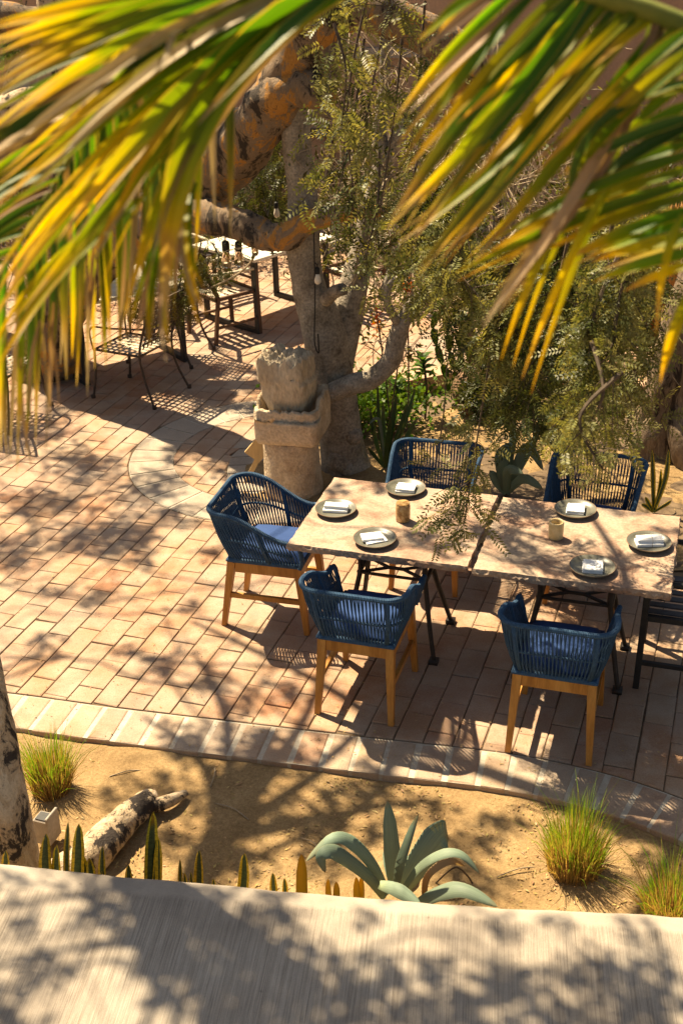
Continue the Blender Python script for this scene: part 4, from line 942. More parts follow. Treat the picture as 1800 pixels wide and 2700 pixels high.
# --- rough dark trunk at the right, root flare and stump
rt = thing('rough_tree', 'rough dark tree trunk with flaring foot at the right edge behind the chairs', 'tree', (2.45, 8.2, 0))
Y = 8.1
limb([(2.42, 8.15, -.1)] + P3([(1760, 1165), (1757, 1100), (1765, 1020), (1785, 930), (1815, 830), (1850, 720), (1890, 560), (1930, 300), (1900, 0), (1800, -200)], Y), [.30, .24, .185, .175, .17, .165, .16, .15, .14, .12, .10], 18, 6, .09, 31, 'trunk', M['roughbark'], rt)
limb([at(1690, 1215, -.03)] + P3([(1700, 1180, -.1), (1715, 1140, -.1), (1740, 1090, -.05)], Y), [.12, .1, .09, .06], 12, 5, .1, 32, 'root', M['roughbark'], rt)
limb([at(1830, 1250, -.05)] + P3([(1800, 1170, -.25), (1780, 1110, -.15), (1790, 1050, -.1)], Y), [.12, .1, .09, .06], 12, 5, .1, 33, 'root', M['roughbark'], rt)
# --- papery trunk at the lower left with its surface root
ft = thing('front_tree', 'leaning papery trunk with black scars at the lower left edge', 'tree', (-1.55, 3.86, 0))
limb([(-1.50, 3.80, -.12)] + P3([(30, 2300), (22, 2180, .03), (0, 2050, .06), (-25, 1900, .1), (-55, 1740, .15), (-90, 1550, .2), (-140, 1250, .3), (-220, 800, .4), (-300, 300, .5), (-400, -300, .6)], 3.86), [.16, .118, .105, .095, .088, .083, .08, .078, .075, .07, .06], 18, 7, .045, 41, 'trunk', M['paperbark'], ft)
limb([(-1.40, 3.86, -.06), at(235, 2262, .02), at(290, 2200, .03), at(345, 2150, .035), at(385, 2115, .03), at(400, 2098, .0)], [.085, .082, .078, .07, .055, .03], 14, 6, .09, 42, 'surface_root', M['paperbark'], ft)
limb([at(375, 2125, .02), at(420, 2122, .02), at(455, 2108, .02), at(490, 2092, .0)], [.035, .034, .028, .016], 10, 5, .08, 43, 'surface_root', M['paperbark'], ft)

# garden spotlight beside that trunk
sp = thing('garden_spotlight', 'small weathered grey box spotlight beside the papery trunk', 'light', at(128, 2235, -.04))
c = at(128, 2225, -.03)
mb = MB(); mb.box((c.x, c.y, .06), (.075, .07, .14), R(-20), bev=.006); mb.build('housing', M['spot'], sp)
mb = MB(); mb.box((c.x + .036, c.y - .004, .075), (.012, .09, .15), R(-20), bev=.003); mb.build('visor', M['spot'], sp)
mb = MB(); mb.box((c.x, c.y - .004, .131), (.055, .05, .008), R(-20)); mb.build('lens', M['black'], sp)

# ================================================================== FOLIAGE
def hanging(parent, start, tip, n_sub, r_, mat, L=.13, dens=1.0, leafL=.022, rad=.008, sag=.15, twmat=None, name='leafy_branch', spread=.22):
    """a drooping mesquite branch: bare twig with side twigs, each hung with feathery leaves"""
    a, b = Vector(start), Vector(tip); mb = MB(); lf = MB(); mid = a.lerp(b, .5) + Vector((r_.normal() * .06, r_.normal() * .06, sag * (b - a).length * .3))
    p = crom([a, mid, b], 8); mb.tube(p, [rad * (1 - .75 * i / len(p)) for i in range(len(p))], 5, caps=False)
    for q in range(n_sub):
        i = int(r_.uniform(.15, 1) * (len(p) - 1)); d = (p[min(i + 1, len(p) - 1)] - p[max(i - 1, 0)]).normalized()
        d = (d + Vector(r_.normal(size=3)) * .9 + Vector((0, 0, -.35))).normalized(); l = spread * r_.uniform(.4, 1.2)
        tw = [p[i], p[i] + d * l * .5 + Vector((0, 0, .01)), p[i] + d * l + Vector((0, 0, -.05 * l))]
        mb.tube(tw, [rad * .3, rad * .22, rad * .15], 3, caps=False)
        for s in range(max(1, int(5 * dens))):
            t = r_.uniform(.1, 1); bp = tw[0].lerp(tw[2], t); dd = Vector(r_.normal(size=3)) * .8 + d * .6 + Vector((0, 0, -.5))
            pinnate(lf, bp, dd, L * r_.uniform(.6, 1.2), 9, leafL, leafL * .36, r_)
    br = mb.build(name, twmat or M['twig'], parent); tag(lf.build('foliage', mat, br), kind='stuff'); return br
r_ = np.random.default_rng(21)
mt = thing('mesquite_tree', 'feathery mesquite hanging over the right half of the patio', 'tree', (4.2, 7.0, 0))
limb([(4.3, 7.0, -.1), (4.2, 7.0, 1.2), (3.9, 6.9, 2.4), (3.4, 6.7, 3.4), (2.8, 6.3, 4.2), (1.8, 5.9, 4.7), (.6, 5.8, 4.9), (-.6, 6.4, 5.0), (-1.8, 7.2, 5.2)], [.24, .2, .18, .16, .13, .1, .08, .06, .04], 14, 5, .08, 51, 'trunk', M['roughbark'], mt)
# (pixel where the branch enters from above, pixel of its tip, distance, side twigs)
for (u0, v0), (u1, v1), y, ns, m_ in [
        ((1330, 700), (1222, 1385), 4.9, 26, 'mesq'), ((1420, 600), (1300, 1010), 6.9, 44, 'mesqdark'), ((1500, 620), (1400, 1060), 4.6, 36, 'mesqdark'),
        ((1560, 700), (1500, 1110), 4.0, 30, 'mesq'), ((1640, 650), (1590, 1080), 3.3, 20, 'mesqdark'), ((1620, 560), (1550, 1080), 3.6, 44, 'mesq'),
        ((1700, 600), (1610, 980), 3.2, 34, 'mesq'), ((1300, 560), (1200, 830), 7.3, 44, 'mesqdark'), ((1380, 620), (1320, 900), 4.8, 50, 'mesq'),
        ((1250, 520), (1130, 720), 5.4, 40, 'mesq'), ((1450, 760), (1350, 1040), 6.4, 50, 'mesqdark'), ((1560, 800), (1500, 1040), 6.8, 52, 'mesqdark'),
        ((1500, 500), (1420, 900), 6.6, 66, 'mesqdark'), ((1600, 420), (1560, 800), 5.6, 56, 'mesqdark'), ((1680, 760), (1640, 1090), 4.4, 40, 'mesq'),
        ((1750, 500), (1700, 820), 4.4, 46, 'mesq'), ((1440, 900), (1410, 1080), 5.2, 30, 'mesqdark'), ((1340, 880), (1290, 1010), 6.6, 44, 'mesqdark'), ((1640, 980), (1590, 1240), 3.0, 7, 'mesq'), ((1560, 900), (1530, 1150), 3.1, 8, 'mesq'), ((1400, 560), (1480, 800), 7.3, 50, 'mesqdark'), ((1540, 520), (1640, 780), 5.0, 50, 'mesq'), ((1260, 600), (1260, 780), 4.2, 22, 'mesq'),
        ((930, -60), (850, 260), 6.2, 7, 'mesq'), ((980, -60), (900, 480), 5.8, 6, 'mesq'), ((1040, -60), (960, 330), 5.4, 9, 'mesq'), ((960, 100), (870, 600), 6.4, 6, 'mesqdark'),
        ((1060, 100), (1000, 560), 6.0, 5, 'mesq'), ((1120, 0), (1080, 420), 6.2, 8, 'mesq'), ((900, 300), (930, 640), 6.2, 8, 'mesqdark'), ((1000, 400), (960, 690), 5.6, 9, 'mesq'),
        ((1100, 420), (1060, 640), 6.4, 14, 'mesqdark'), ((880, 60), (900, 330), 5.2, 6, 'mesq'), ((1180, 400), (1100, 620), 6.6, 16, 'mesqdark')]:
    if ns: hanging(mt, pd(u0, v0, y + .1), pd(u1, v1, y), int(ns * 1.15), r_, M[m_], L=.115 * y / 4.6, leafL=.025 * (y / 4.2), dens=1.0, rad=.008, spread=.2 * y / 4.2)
# darker sprays under the orange tree
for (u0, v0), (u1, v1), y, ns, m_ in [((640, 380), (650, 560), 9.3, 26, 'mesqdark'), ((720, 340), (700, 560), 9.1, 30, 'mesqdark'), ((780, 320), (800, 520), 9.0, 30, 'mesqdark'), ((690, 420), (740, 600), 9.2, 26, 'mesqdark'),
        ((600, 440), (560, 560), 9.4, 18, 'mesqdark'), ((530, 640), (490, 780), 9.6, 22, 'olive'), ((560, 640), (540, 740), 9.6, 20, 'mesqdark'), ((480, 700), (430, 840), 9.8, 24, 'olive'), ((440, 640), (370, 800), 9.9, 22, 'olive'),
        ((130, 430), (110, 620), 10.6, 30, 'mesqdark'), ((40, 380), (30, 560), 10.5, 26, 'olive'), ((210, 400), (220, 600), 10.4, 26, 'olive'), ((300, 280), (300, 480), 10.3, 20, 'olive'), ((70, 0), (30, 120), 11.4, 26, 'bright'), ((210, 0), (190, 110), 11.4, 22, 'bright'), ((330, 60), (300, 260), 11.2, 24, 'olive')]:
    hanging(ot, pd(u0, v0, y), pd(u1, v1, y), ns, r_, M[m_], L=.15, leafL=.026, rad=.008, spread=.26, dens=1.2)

# crown overhead that shades the patio: clumps of feathery leaves on limbs above the frame
def crown(parent, centres, r_, per=170, size=.05, name='crown'):
    mb = MB()
    for (x, y, z, rad) in centres:
        n_ = int(per * (rad / .4) ** 2); P = r_.normal(size=(n_, 3)); P /= np.linalg.norm(P, axis=1, keepdims=True); P *= (r_.random((n_, 1)) ** .45) * r_.uniform(.75, 1.05, (n_, 1))
        ang = r_.uniform(0, 3.14); st = r_.uniform(.75, 1.3); Q = P * np.array([rad * st, rad / st, rad * .5]); c, s_ = math.cos(ang), math.sin(ang)
        P = np.stack([Q[:, 0] * c - Q[:, 1] * s_, Q[:, 0] * s_ + Q[:, 1] * c, Q[:, 2]], 1) + np.array([x, y, z]); leafcloud(mb, P, size, .55, .3, r_)
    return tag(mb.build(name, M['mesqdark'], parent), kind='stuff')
def shade(u, v, z0, h, rad):                  # crown clump whose shade falls round this place on the ground
    g = at(u, v, z0); k = (h - z0) / -SUN.z; c = g - SUN * k; return (c.x, c.y, c.z, rad)
C_ = []
for u, v, h, rad in [(60, 1150, 6.2, .45), (220, 1230, 6.0, .42), (390, 1290, 6.1, .36), (110, 1330, 6.0, .34), (330, 1410, 6.2, .30), (40, 1460, 6, .30), (480, 1180, 6.2, .28), (200, 1430, 6.0, .2), (460, 1360, 6.0, .2), (200, 1050, 6.6, .45), (420, 980, 6.6, .3), (560, 1060, 6.4, .2),
                     (250, 1570, 5.9, .13), (420, 1760, 5.4, .12), (330, 1720, 5.4, .09), (560, 1800, 5.4, .14), (120, 1700, 5.4, .13), (490, 1600, 5.6, .10), (640, 1860, 5.2, .13), (560, 1460, 5.6, .10), (760, 1820, 5.2, .14), (380, 1480, 5.8, .12), (150, 1560, 5.8, .10),
                     (500, 1960, 4.8, .19), (650, 1990, 4.8, .22), (780, 2000, 4.8, .16), (420, 2060, 4.8, .13), (850, 2150, 4.8, .16), (1000, 2040, 4.8, .14), (1120, 2120, 4.8, .14), (1250, 2200, 4.8, .14), (300, 2080, 4.8, .12), (560, 2080, 4.8, .20), (480, 2200, 4.7, .20), (720, 2110, 4.7, .16), (900, 2080, 4.7, .18), (640, 2230, 4.7, .2), (860, 2240, 4.7, .18), (1180, 2250, 4.7, .16), (1340, 2150, 4.7, .12), (1000, 2180, 4.7, .13), (1260, 2330, 4.7, .16)]: C_.append(shade(u, v, 0, h, rad))
for u, v, h, rad in [(890, 1300, 5.2, .10), (1000, 1285, 5.4, .10), (1090, 1420, 5.2, .15), (1170, 1445, 5.2, .13), (1380, 1440, 4.8, .12), (1430, 1470, 4.8, .09), (1620, 1350, 6.2, .07), (1750, 1400, 5.2, .08)]: C_.append(shade(u, v, .75, h, rad))
for u, v, h, rad in [(330, 2400, 5.4, .20), (440, 2480, 5.4, .24), (560, 2420, 5.4, .22), (640, 2520, 5.4, .26), (760, 2620, 5.4, .28), (500, 2600, 5.4, .22), (620, 2680, 5.4, .26), (900, 2660, 5.4, .24), (1080, 2680, 5.4, .26), (1260, 2690, 5.4, .26), (310, 2320, 5.4, .14), (470, 2380, 5.4, .14), (740, 2470, 5.4, .16), (700, 2390, 5.4, .10), (400, 2560, 5.4, .12),
                     (1430, 2680, 5.4, .26), (1600, 2660, 5.4, .26), (1760, 2660, 5.4, .24), (1480, 2440, 5.4, .06), (1330, 2450, 5.4, .08), (1690, 2470, 5.4, .08), (1160, 2560, 5.4, .08), (60, 2440, 5.4, .10), (120, 2560, 5.4, .10), (30, 2680, 5.4, .14), (230, 2290, 5.4, .10), (1720, 2560, 5.4, .09), (1560, 2540, 5.4, .08), (960, 2420, 5.4, .05), (1240, 2400, 5.4, .06), (30, 2330, 5.4, .07), (1030, 2560, 5.4, .08), (1340, 2600, 5.4, .10)]: C_.append(shade(u, v, .5, h, rad))
crown(mt, C_, r_, per=560, size=.07)
mb = MB()
for (x, y, z, rad) in C_[:19] + C_[46:56]:      # thin branches among the crown clumps
    for q in range(2): twig_fan(mb, (x + r_.normal() * rad * .6, y + r_.normal() * rad * .6, z + .1), (r_.normal(), r_.normal(), r_.normal() * .3), r_.uniform(.5, 1.1), 2, r_, r_.uniform(.012, .022), 0, None, .6)
tag(mb.build('crown_twigs', M['twig'], mt), kind='stuff')
C2 = [(r_.uniform(-5, 3), r_.uniform(8, 16), r_.uniform(4.2, 6), r_.uniform(.3, .6)) for _ in range(12)]
crown(ot, C2, r_, per=420, size=.085)
crown(mt, [(r_.uniform(2.6, 8.5), r_.uniform(-1, 10), r_.uniform(4.2, 7.5), r_.uniform(.5, .9)) for _ in range(70)], r_, per=150, size=.14)  # unseen clumps added to the mesquite to block sky light from the right
crown(pt, [(r_.uniform(-10, -4.6), r_.uniform(1, 9), r_.uniform(4.4, 8), r_.uniform(.5, .9)) for _ in range(70)], r_, per=150, size=.14)  # added out of view on the papery tree, to cut sky fill from the left
limb([(-1.95, 4.5, 3.75), (-2.3, 5.2, 4.2), (-2.5, 5.9, 4.45), (-2.42, 6.5, 4.6), (-2.3, 7.1, 4.7)], [.075, .085, .085, .07, .05], 10, 5, .06, 61, 'branch', M['paperbark'], ft)
for b in ((-3.0, 7.3, 4.8), (-1.7, 7.2, 4.6), (-1.5, 6.6, 4.7), (-2.0, 7.8, 4.7), (-2.8, 7.9, 4.8)):
    limb([(-2.45, 6.3, 4.55), Vector((-2.4, 6.5, 4.6)).lerp(Vector(b), .5) + Vector((.06, 0, .05)), b], [.045, .03, .012], 7, 5, .06, 62, 'branch', M['paperbark'], ft)
for a, b in (((-.6, 6.4, 5.0), (-1.6, 5.2, 4.7)), ((-.6, 6.4, 5.0), (-.3, 7.6, 4.8)), ((.6, 5.8, 4.9), (-.2, 5.1, 4.6)), ((-1.8, 7.2, 5.2), (-2.6, 6.2, 4.8)), ((-1.8, 7.2, 5.2), (-3.0, 8.4, 5.2))):
    limb([a, Vector(a).lerp(Vector(b), .5) + Vector((.1, 0, .1)), b], [.04, .03, .015], 7, 5, .06, 62, 'branch', M['roughbark'], mt)

# background undergrowth and dry bushes against the wall
def bush(name, label, cat, c, sz, n_, mat, leaf=.06, stems=24, smat=None, group=None, asp=.45):
    t = thing(name, label, cat, c, group=group); mb = MB(); tips = []
    for i in range(stems):
        a = r_.uniform(0, 6.28); d = Vector((math.cos(a) * .7, math.sin(a) * .7, r_.uniform(.7, 1.6))); twig_fan(mb, Vector(c) + Vector((r_.normal() * sz[0] * .25, r_.normal() * sz[1] * .25, 0)), d, sz[2] * r_.uniform(.35, .7), 2, r_, .010, 0, tips, .55)
    tag(mb.build('stems', smat or M['drytwig'], t), kind='stuff'); lf = MB()
    if n_:
        P = r_.normal(size=(n_, 3)) * np.array([sz[0] * .42, sz[1] * .42, sz[2] * .24]) + np.array([c[0], c[1], c[2] + sz[2] * .55]); P = P[P[:, 2] > c[2]]
        leafcloud(lf, P, leaf, asp, -.2, r_); tag(lf.build('foliage', mat, t), kind='stuff')
    return t
for i, (u, y, sz, n_, m_, lab) in enumerate([
        (980, 13.4, (.9, .5, 1.5), 900, 'olive', 'tangled pale dry bush against the wall behind the grey tree'), (1180, 13.6, (1, .5, 1.7), 700, 'olive', 'tangled sunlit dry bush against the wall right of the grey tree'),
        (1420, 13.2, (1, .6, 1.8), 900, 'mesqdark', 'dry bush against the wall behind the right-hand palm frond'), (1620, 12.6, (1, .6, 1.7), 900, 'olive', 'dry bush behind the hanging leaves near the reed screen'),
        (1100, 12.0, (.5, .4, .9), 500, 'mesqdark', 'low dark bush on the far edge of the back paving'), (600, 13.8, (.8, .4, 1.2), 700, 'mesqdark', 'dark bush behind the cream table'),
        (330, 13.0, (1, .5, 1.6), 900, 'olive', 'olive bush behind the left palm frond'), (90, 13.0, (1, .5, 1.8), 900, 'olive', 'olive bush at the far left below the papery tree'), (1760, 12.8, (.9, .5, 1.8), 900, 'mesqdark', 'dark bush at the far right edge')]):
    g = pd(u, 700, y); bush('dry_bush', lab, 'bush', (g.x, y, 0), sz, n_, M[m_], .07, 26, group='dry bushes along the garden wall')
# bright leafy shrub, tall leafy shoot and aloe behind the pedestal
g = at(1000, 1130, 0); bush('green_shrub', 'low bright green leafy shrub lit by the sun right of the grey trunk', 'shrub', (g.x - .02, g.y + .05, 0), (.62, .45, .40), 2300, M['bright'], .050, 14, M['twig'], asp=.6)
def shoot(label, foot, top, n_, leaf, mat, crownr):
    t = thing('leafy_shoot', label, 'plant', foot); mb = MB(); mb.tube(crom([foot, Vector(foot).lerp(Vector(top), .5) + Vector((.02, 0, 0)), top], 4), .010, 6); mb.build('stem', M['twig'], t)
    for i in range(n_):
        a = i * 2.4; e = .2 + .8 * (i / n_); d = Vector((math.cos(a), math.sin(a), .9 - 1.1 * (i / n_) + .3)); p0 = Vector(top) - Vector((0, 0, crownr * .8 * i / n_))
        d.normalize(); pts = [p0 + d * leaf * q + Vector((0, 0, -.35 * leaf * q * q)) for q in (0, .25, .5, .75, 1)]
        mb = MB(); mb.ribbon(pts, [.008, leaf * .34, leaf * .42, leaf * .28, .003], Vector((0, 0, 1)), .2); mb.build('leaf', mat, t, smooth=True)
    return t
shoot('upright shoot with a rosette of glossy green leaves above the bright shrub', at(1120, 1105, 0), pd(1115, 945, at(1120, 1105, 0).y), 22, .13, M['bright'], .16)
shoot('short leafy shoot growing at the left of the bright shrub', at(1035, 1120, 0), pd(1040, 1010, at(1035, 1120, 0).y), 16, .11, M['bright'], .12)
def blade_plant(name, label, cat, foot, leaves, mat, thick=.006, fold=.45, group=None, mats=None):
    """leaves: (tip, control or None, width, bend)"""
    t = thing(name, label, cat, foot, group=group)
    for i, lf in enumerate(leaves):
        b = Vector(lf.get('base', foot)); tip = Vector(lf['tip']); c = lf.get('ctrl'); w_ = lf['w']
        pts = crom([b] + [Vector(q) for q in (c or [])] + [tip], 12 if not c else 6); m_ = len(pts); prof = lf.get('prof', ((0, .55), (.25, .8), (.55, 1), (.8, .7), (.93, .32), (1, .02)))
        ws = []
        for k in range(m_):
            t_ = k / (m_ - 1)
            for (a0, w0), (a1, w1) in zip(prof[:-1], prof[1:]):
                if a0 <= t_ <= a1: ws.append(w_ * (w0 + (w1 - w0) * (t_ - a0) / (a1 - a0))); break
        n_ = Vector(lf.get('n', (tip - CAM).normalized() * -1)); mb = MB(); mb.ribbon(pts, ws, n_, lf.get('fold', fold), thick); mb.build('leaf', lf.get('mat', mat), t, smooth=True)
    return t
f = at(1015, 1235, 0); lv = []
for i, (u, v, dy, w_) in enumerate([(985, 1130, -.05, .035), (1010, 1060, .05, .038), (1045, 1035, .1, .04), (1075, 1060, .05, .036), (1100, 1100, 0, .034), (975, 1075, .1, .03), (1030, 1100, -.1, .038), (1060, 1130, -.08, .032), (970, 1180, -.1, .03), (1095, 1020, .15, .035), (995, 1010, .12, .03)]):
    tip = pd(u, v, f.y + dy); lv.append(dict(tip=tip, w=w_, ctrl=[f.lerp(tip, .5) + Vector(((u - 1030) * .0004, 0, .03))], n=(.2 * math.sin(i), -1, .3)))
lv.append(dict(tip=pd(972, 1118, f.y - .1), ctrl=[pd(1000, 1110, f.y - .05)], w=.026, mat=M['agave']))
blade_plant('aloe', 'spiky green aloe clump by the grey trunk behind the tables', 'aloe', f, lv, M['aloe'])
# tall thin flower stalks of the aloe
for lab, u0, v0, u1, v1, fl in (('thin dark stalk rising beside the aloe clump without flowers', 1068, 1150, 1075, 850, None), ('aloe flower stalk with an orange spike before the grey trunk', 1035, 1150, 992, 820, (.028, .17)), ('aloe flower stalk with a small orange tuft', 1010, 1150, 1072, 745, (.04, .06)), ('leaning pale stalk right of the bright shrub', 1150, 1150, 1178, 960, None)):
    y = at(u0, 1200, 0).y; t = thing('flower_stalk', lab, 'flower stalk', pd(u0, v0, y)); a, b = at(u0, 1215, 0), pd(u1, v1, y)
    mb = MB(); mb.tube(crom([a, a.lerp(b, .5) + Vector((.015, 0, 0)), b], 5), .006, 5); mb.build('stem', M['twig'], t)
    if fl:
        mb = MB(); P = r_.normal(size=(90, 3)) * np.array([fl[0] * .5, fl[0] * .5, fl[1] * .36]) + np.array(b) + np.array([0, 0, -fl[1] * .3]); leafcloud(mb, P, .032, .35, 1.2, r_); tag(mb.build('blossom', M['flower'], t), kind='stuff')
# grey agave between the far chairs
f = at(1335, 1300, 0); lv = [dict(tip=pd(1360, 1172, f.y + .1), ctrl=[pd(1322, 1205, f.y)], w=.10), dict(tip=pd(1432, 1240, f.y - .1), ctrl=[pd(1385, 1180, f.y)], w=.07), dict(tip=pd(1380, 1250, f.y - .2), ctrl=[pd(1340, 1240, f.y - .1)], w=.07), dict(tip=pd(1430, 1290, f.y - .2), ctrl=[pd(1380, 1262, f.y - .12)], w=.07), dict(tip=pd(1290, 1240, f.y), w=.08),
        dict(tip=pd(1355, 1100, f.y + .25), ctrl=[pd(1350, 1170, f.y + .1)], w=.05), dict(tip=pd(1420, 1120, f.y + .2), ctrl=[pd(1400, 1180, f.y + .1)], w=.045)]
blade_plant('agave', 'grey-green agave in the sand between the two far blue chairs', 'agave', f, lv, M['agave'], .012, .3)
f = at(1470, 1200, 0); blade_plant('aloe', 'dark green aloe half hidden behind the hanging leaves', 'aloe', f, [dict(tip=pd(1470 + 30 * math.cos(i), 1080 + 12 * i, f.y + .1 * math.sin(i)), w=.04) for i in range(7)] + [dict(tip=pd(1400 + 24 * i, 1110, f.y), w=.035) for i in range(6)], M['aloe'])
f = at(1722, 1350, 0); E_ = []
for u, v, w_ in ((1718, 1185, .04), (1762, 1185, .045), (1742, 1235, .03), (1700, 1310, .03), (1770, 1320, .03), (1690, 1330, .03)): E_.append(dict(tip=pd(u, v, f.y + (u - 1722) * .0008), w=w_, ctrl=[f.lerp(pd(u, v, f.y), .5) + Vector(((u - 1722) * .0006, 0, .02))], n=(.3, -1, .1)))
blade_plant('snake_plant', 'slender yellow-edged snake plant in the sand right of the far chair', 'snake plant', f, E_, M['snake'], .004, .35)
# flat jointed cactus right of the shrub
t = thing('jointed_cactus', 'pale green jointed cactus stems beside the bright shrub', 'cactus', at(1190, 1060, 0)); y = at(1190, 1060, 0).y
for k, l in enumerate([[(1190, 1040), (1180, 1000), (1165, 960), (1150, 910), (1140, 865), (1150, 820)], [(1195, 1040), (1200, 980), (1185, 930), (1180, 880), (1170, 830), (1155, 790)], [(1205, 1040), (1215, 980), (1212, 930), (1220, 880), (1235, 840)]]):
    for a, b in zip(l[:-1], l[1:]):
        p, q = pd(*a, y + k * .05), pd(*b, y + k * .05); mb = MB(); mb.ribbon([p.lerp(q, e) for e in (0, .3, .6, .9, 1)], [.02, .06, .065, .05, .015], Vector((.4, -1, .2)), .15, .008); mb.build('joint', M['bright'], t)
# old clay jar lying in the sand
t = thing('clay_jar', 'old brown clay jar lying on its side in the sand under the mesquite', 'jar', at(1245, 1110, 0)); c = at(1245, 1100, 0)
mb = MB(); prof = [(.02, .36), (.12, .34), (.18, .25), (.19, .14), (.165, .05), (.135, .0), (.145, -.02), (.12, -.02), (.105, .02), (.14, .1), (.14, .25), (.02, .32)]
o = mb.lathe(prof, 32, jit=.01); ax = Vector((.18, 1, .12)).normalized(); q = Vector((0, 0, 1)).rotation_difference(ax); mb.v = [tuple(q @ Vector(p) + Vector((c.x, c.y - .05, .18))) for p in mb.v]; mb.build('body', M['clay'], t, smooth=True)
t = thing('dead_stump', 'leaning rusty brown dead stump behind the clay jar', 'stump', at(1290, 1090, 0)); y = at(1290, 1090, 0).y + .25
limb([pd(1300, 1075, y), pd(1280, 1010, y), pd(1262, 950, y), pd(1235, 885, y), pd(1222, 840, y)], [.13, .11, .09, .07, .05], 12, 5, .08, 71, 'trunk', M['clay'], t)
t = thing('fallen_branch', 'short pale broken branch lying across the clay jar', 'branch', pd(1240, 1072, c.y - .15)); limb([pd(1190, 1072, c.y - .2), pd(1240, 1070, c.y - .2), pd(1290, 1055, c.y - .15)], [.02, .018, .012], 7, 4, .08, 72, 'stick', M['drytwig'], t)
# reed fence at the right
t = thing('reed_fence', 'short orange reed screen between the hanging leaves and the right-hand trunk', 'fence', pd(1720, 880, 10.6)); y = 10.6
x0, x1 = pd(1650, 880, y).x, pd(1800, 880, y).x
for i in range(34):
    x = x0 + (x1 - x0) * i / 33; mb = MB(); mb.tube([(x, y + random.uniform(-.01, .01), .0), (x + random.uniform(-.01, .01), y, 1.25 + random.uniform(-.05, .05))], .009, 5); mb.build('reed', M['teak'], t, smooth=True)
for z in (.35, 1.0): mb = MB(); mb.bar((x0 - .02, y - .016, z), (x1 + .02, y - .016, z), .012, .03); mb.build('rail', M['brownwood'], t)

# ================================================================== FAR FURNITURE
def far_table(label, corner, ang, a, b, top_mat, group):
    """table with a slab top on black square-tube end frames joined by floor bars"""
    t = thing('terrace_table', label, 'table', (corner[0], corner[1], 0), ang, group)
    mb = MB(); mb.box((a / 2, b / 2, .735), (a, b, .03), bev=.004); mb.build('tabletop', top_mat, t, local=True)
    for x in (.07, a - .07):
        for y in (.08, b - .08): mb = MB(); mb.box((x, y, .36), (.045, .045, .72)); mb.build('leg', M['black'], t, local=True)
        mb = MB(); mb.box((x, b / 2, .022), (.046, b - .21, .044)); mb.build('floor_bar', M['black'], t, local=True)
        mb = MB(); mb.box((x, b / 2, .70), (.044, b - .21, .036)); mb.build('top_bar', M['black'], t, local=True)
    return t
far_table('cream-topped table on black legs beyond the grey trunk', (-.74, 10.98), R(46), 1.1, .9, M['cream'], 'terrace tables at the back')
far_table('dark-framed table behind the left palm frond with black floor bars', (-2.2, 9.72), R(34), 1.1, .9, M['creamwood'], 'terrace tables at the back')
def at_rot(o, x, y, deg): o.location = (x, y, 0); o.rotation_euler = (0, 0, R(deg))
sc1 = slat_chair('slatted_armchair', 'brown wooden armchair with pale sunlit curved slats before the cream table', 'wooden slat armchairs', M['brownwood'], M['creamwood'], .48, .46, 6, .16, True, .86, True)
at_rot(sc1, -1.07, 11.13, -52)
for lab, x, y, d in (('wooden slat armchair behind the cream table, mostly hidden by the thick limb', -1.2, 12.45, -140), ('wooden slat armchair right of the cream table, behind the grey trunk', .18, 11.75, 128), ('wooden slat armchair between the two terrace tables, seen through leaves', -1.75, 11.75, -20)):
    c = copy_tree(sc1); c['label'] = lab; at_rot(c, x, y, d)
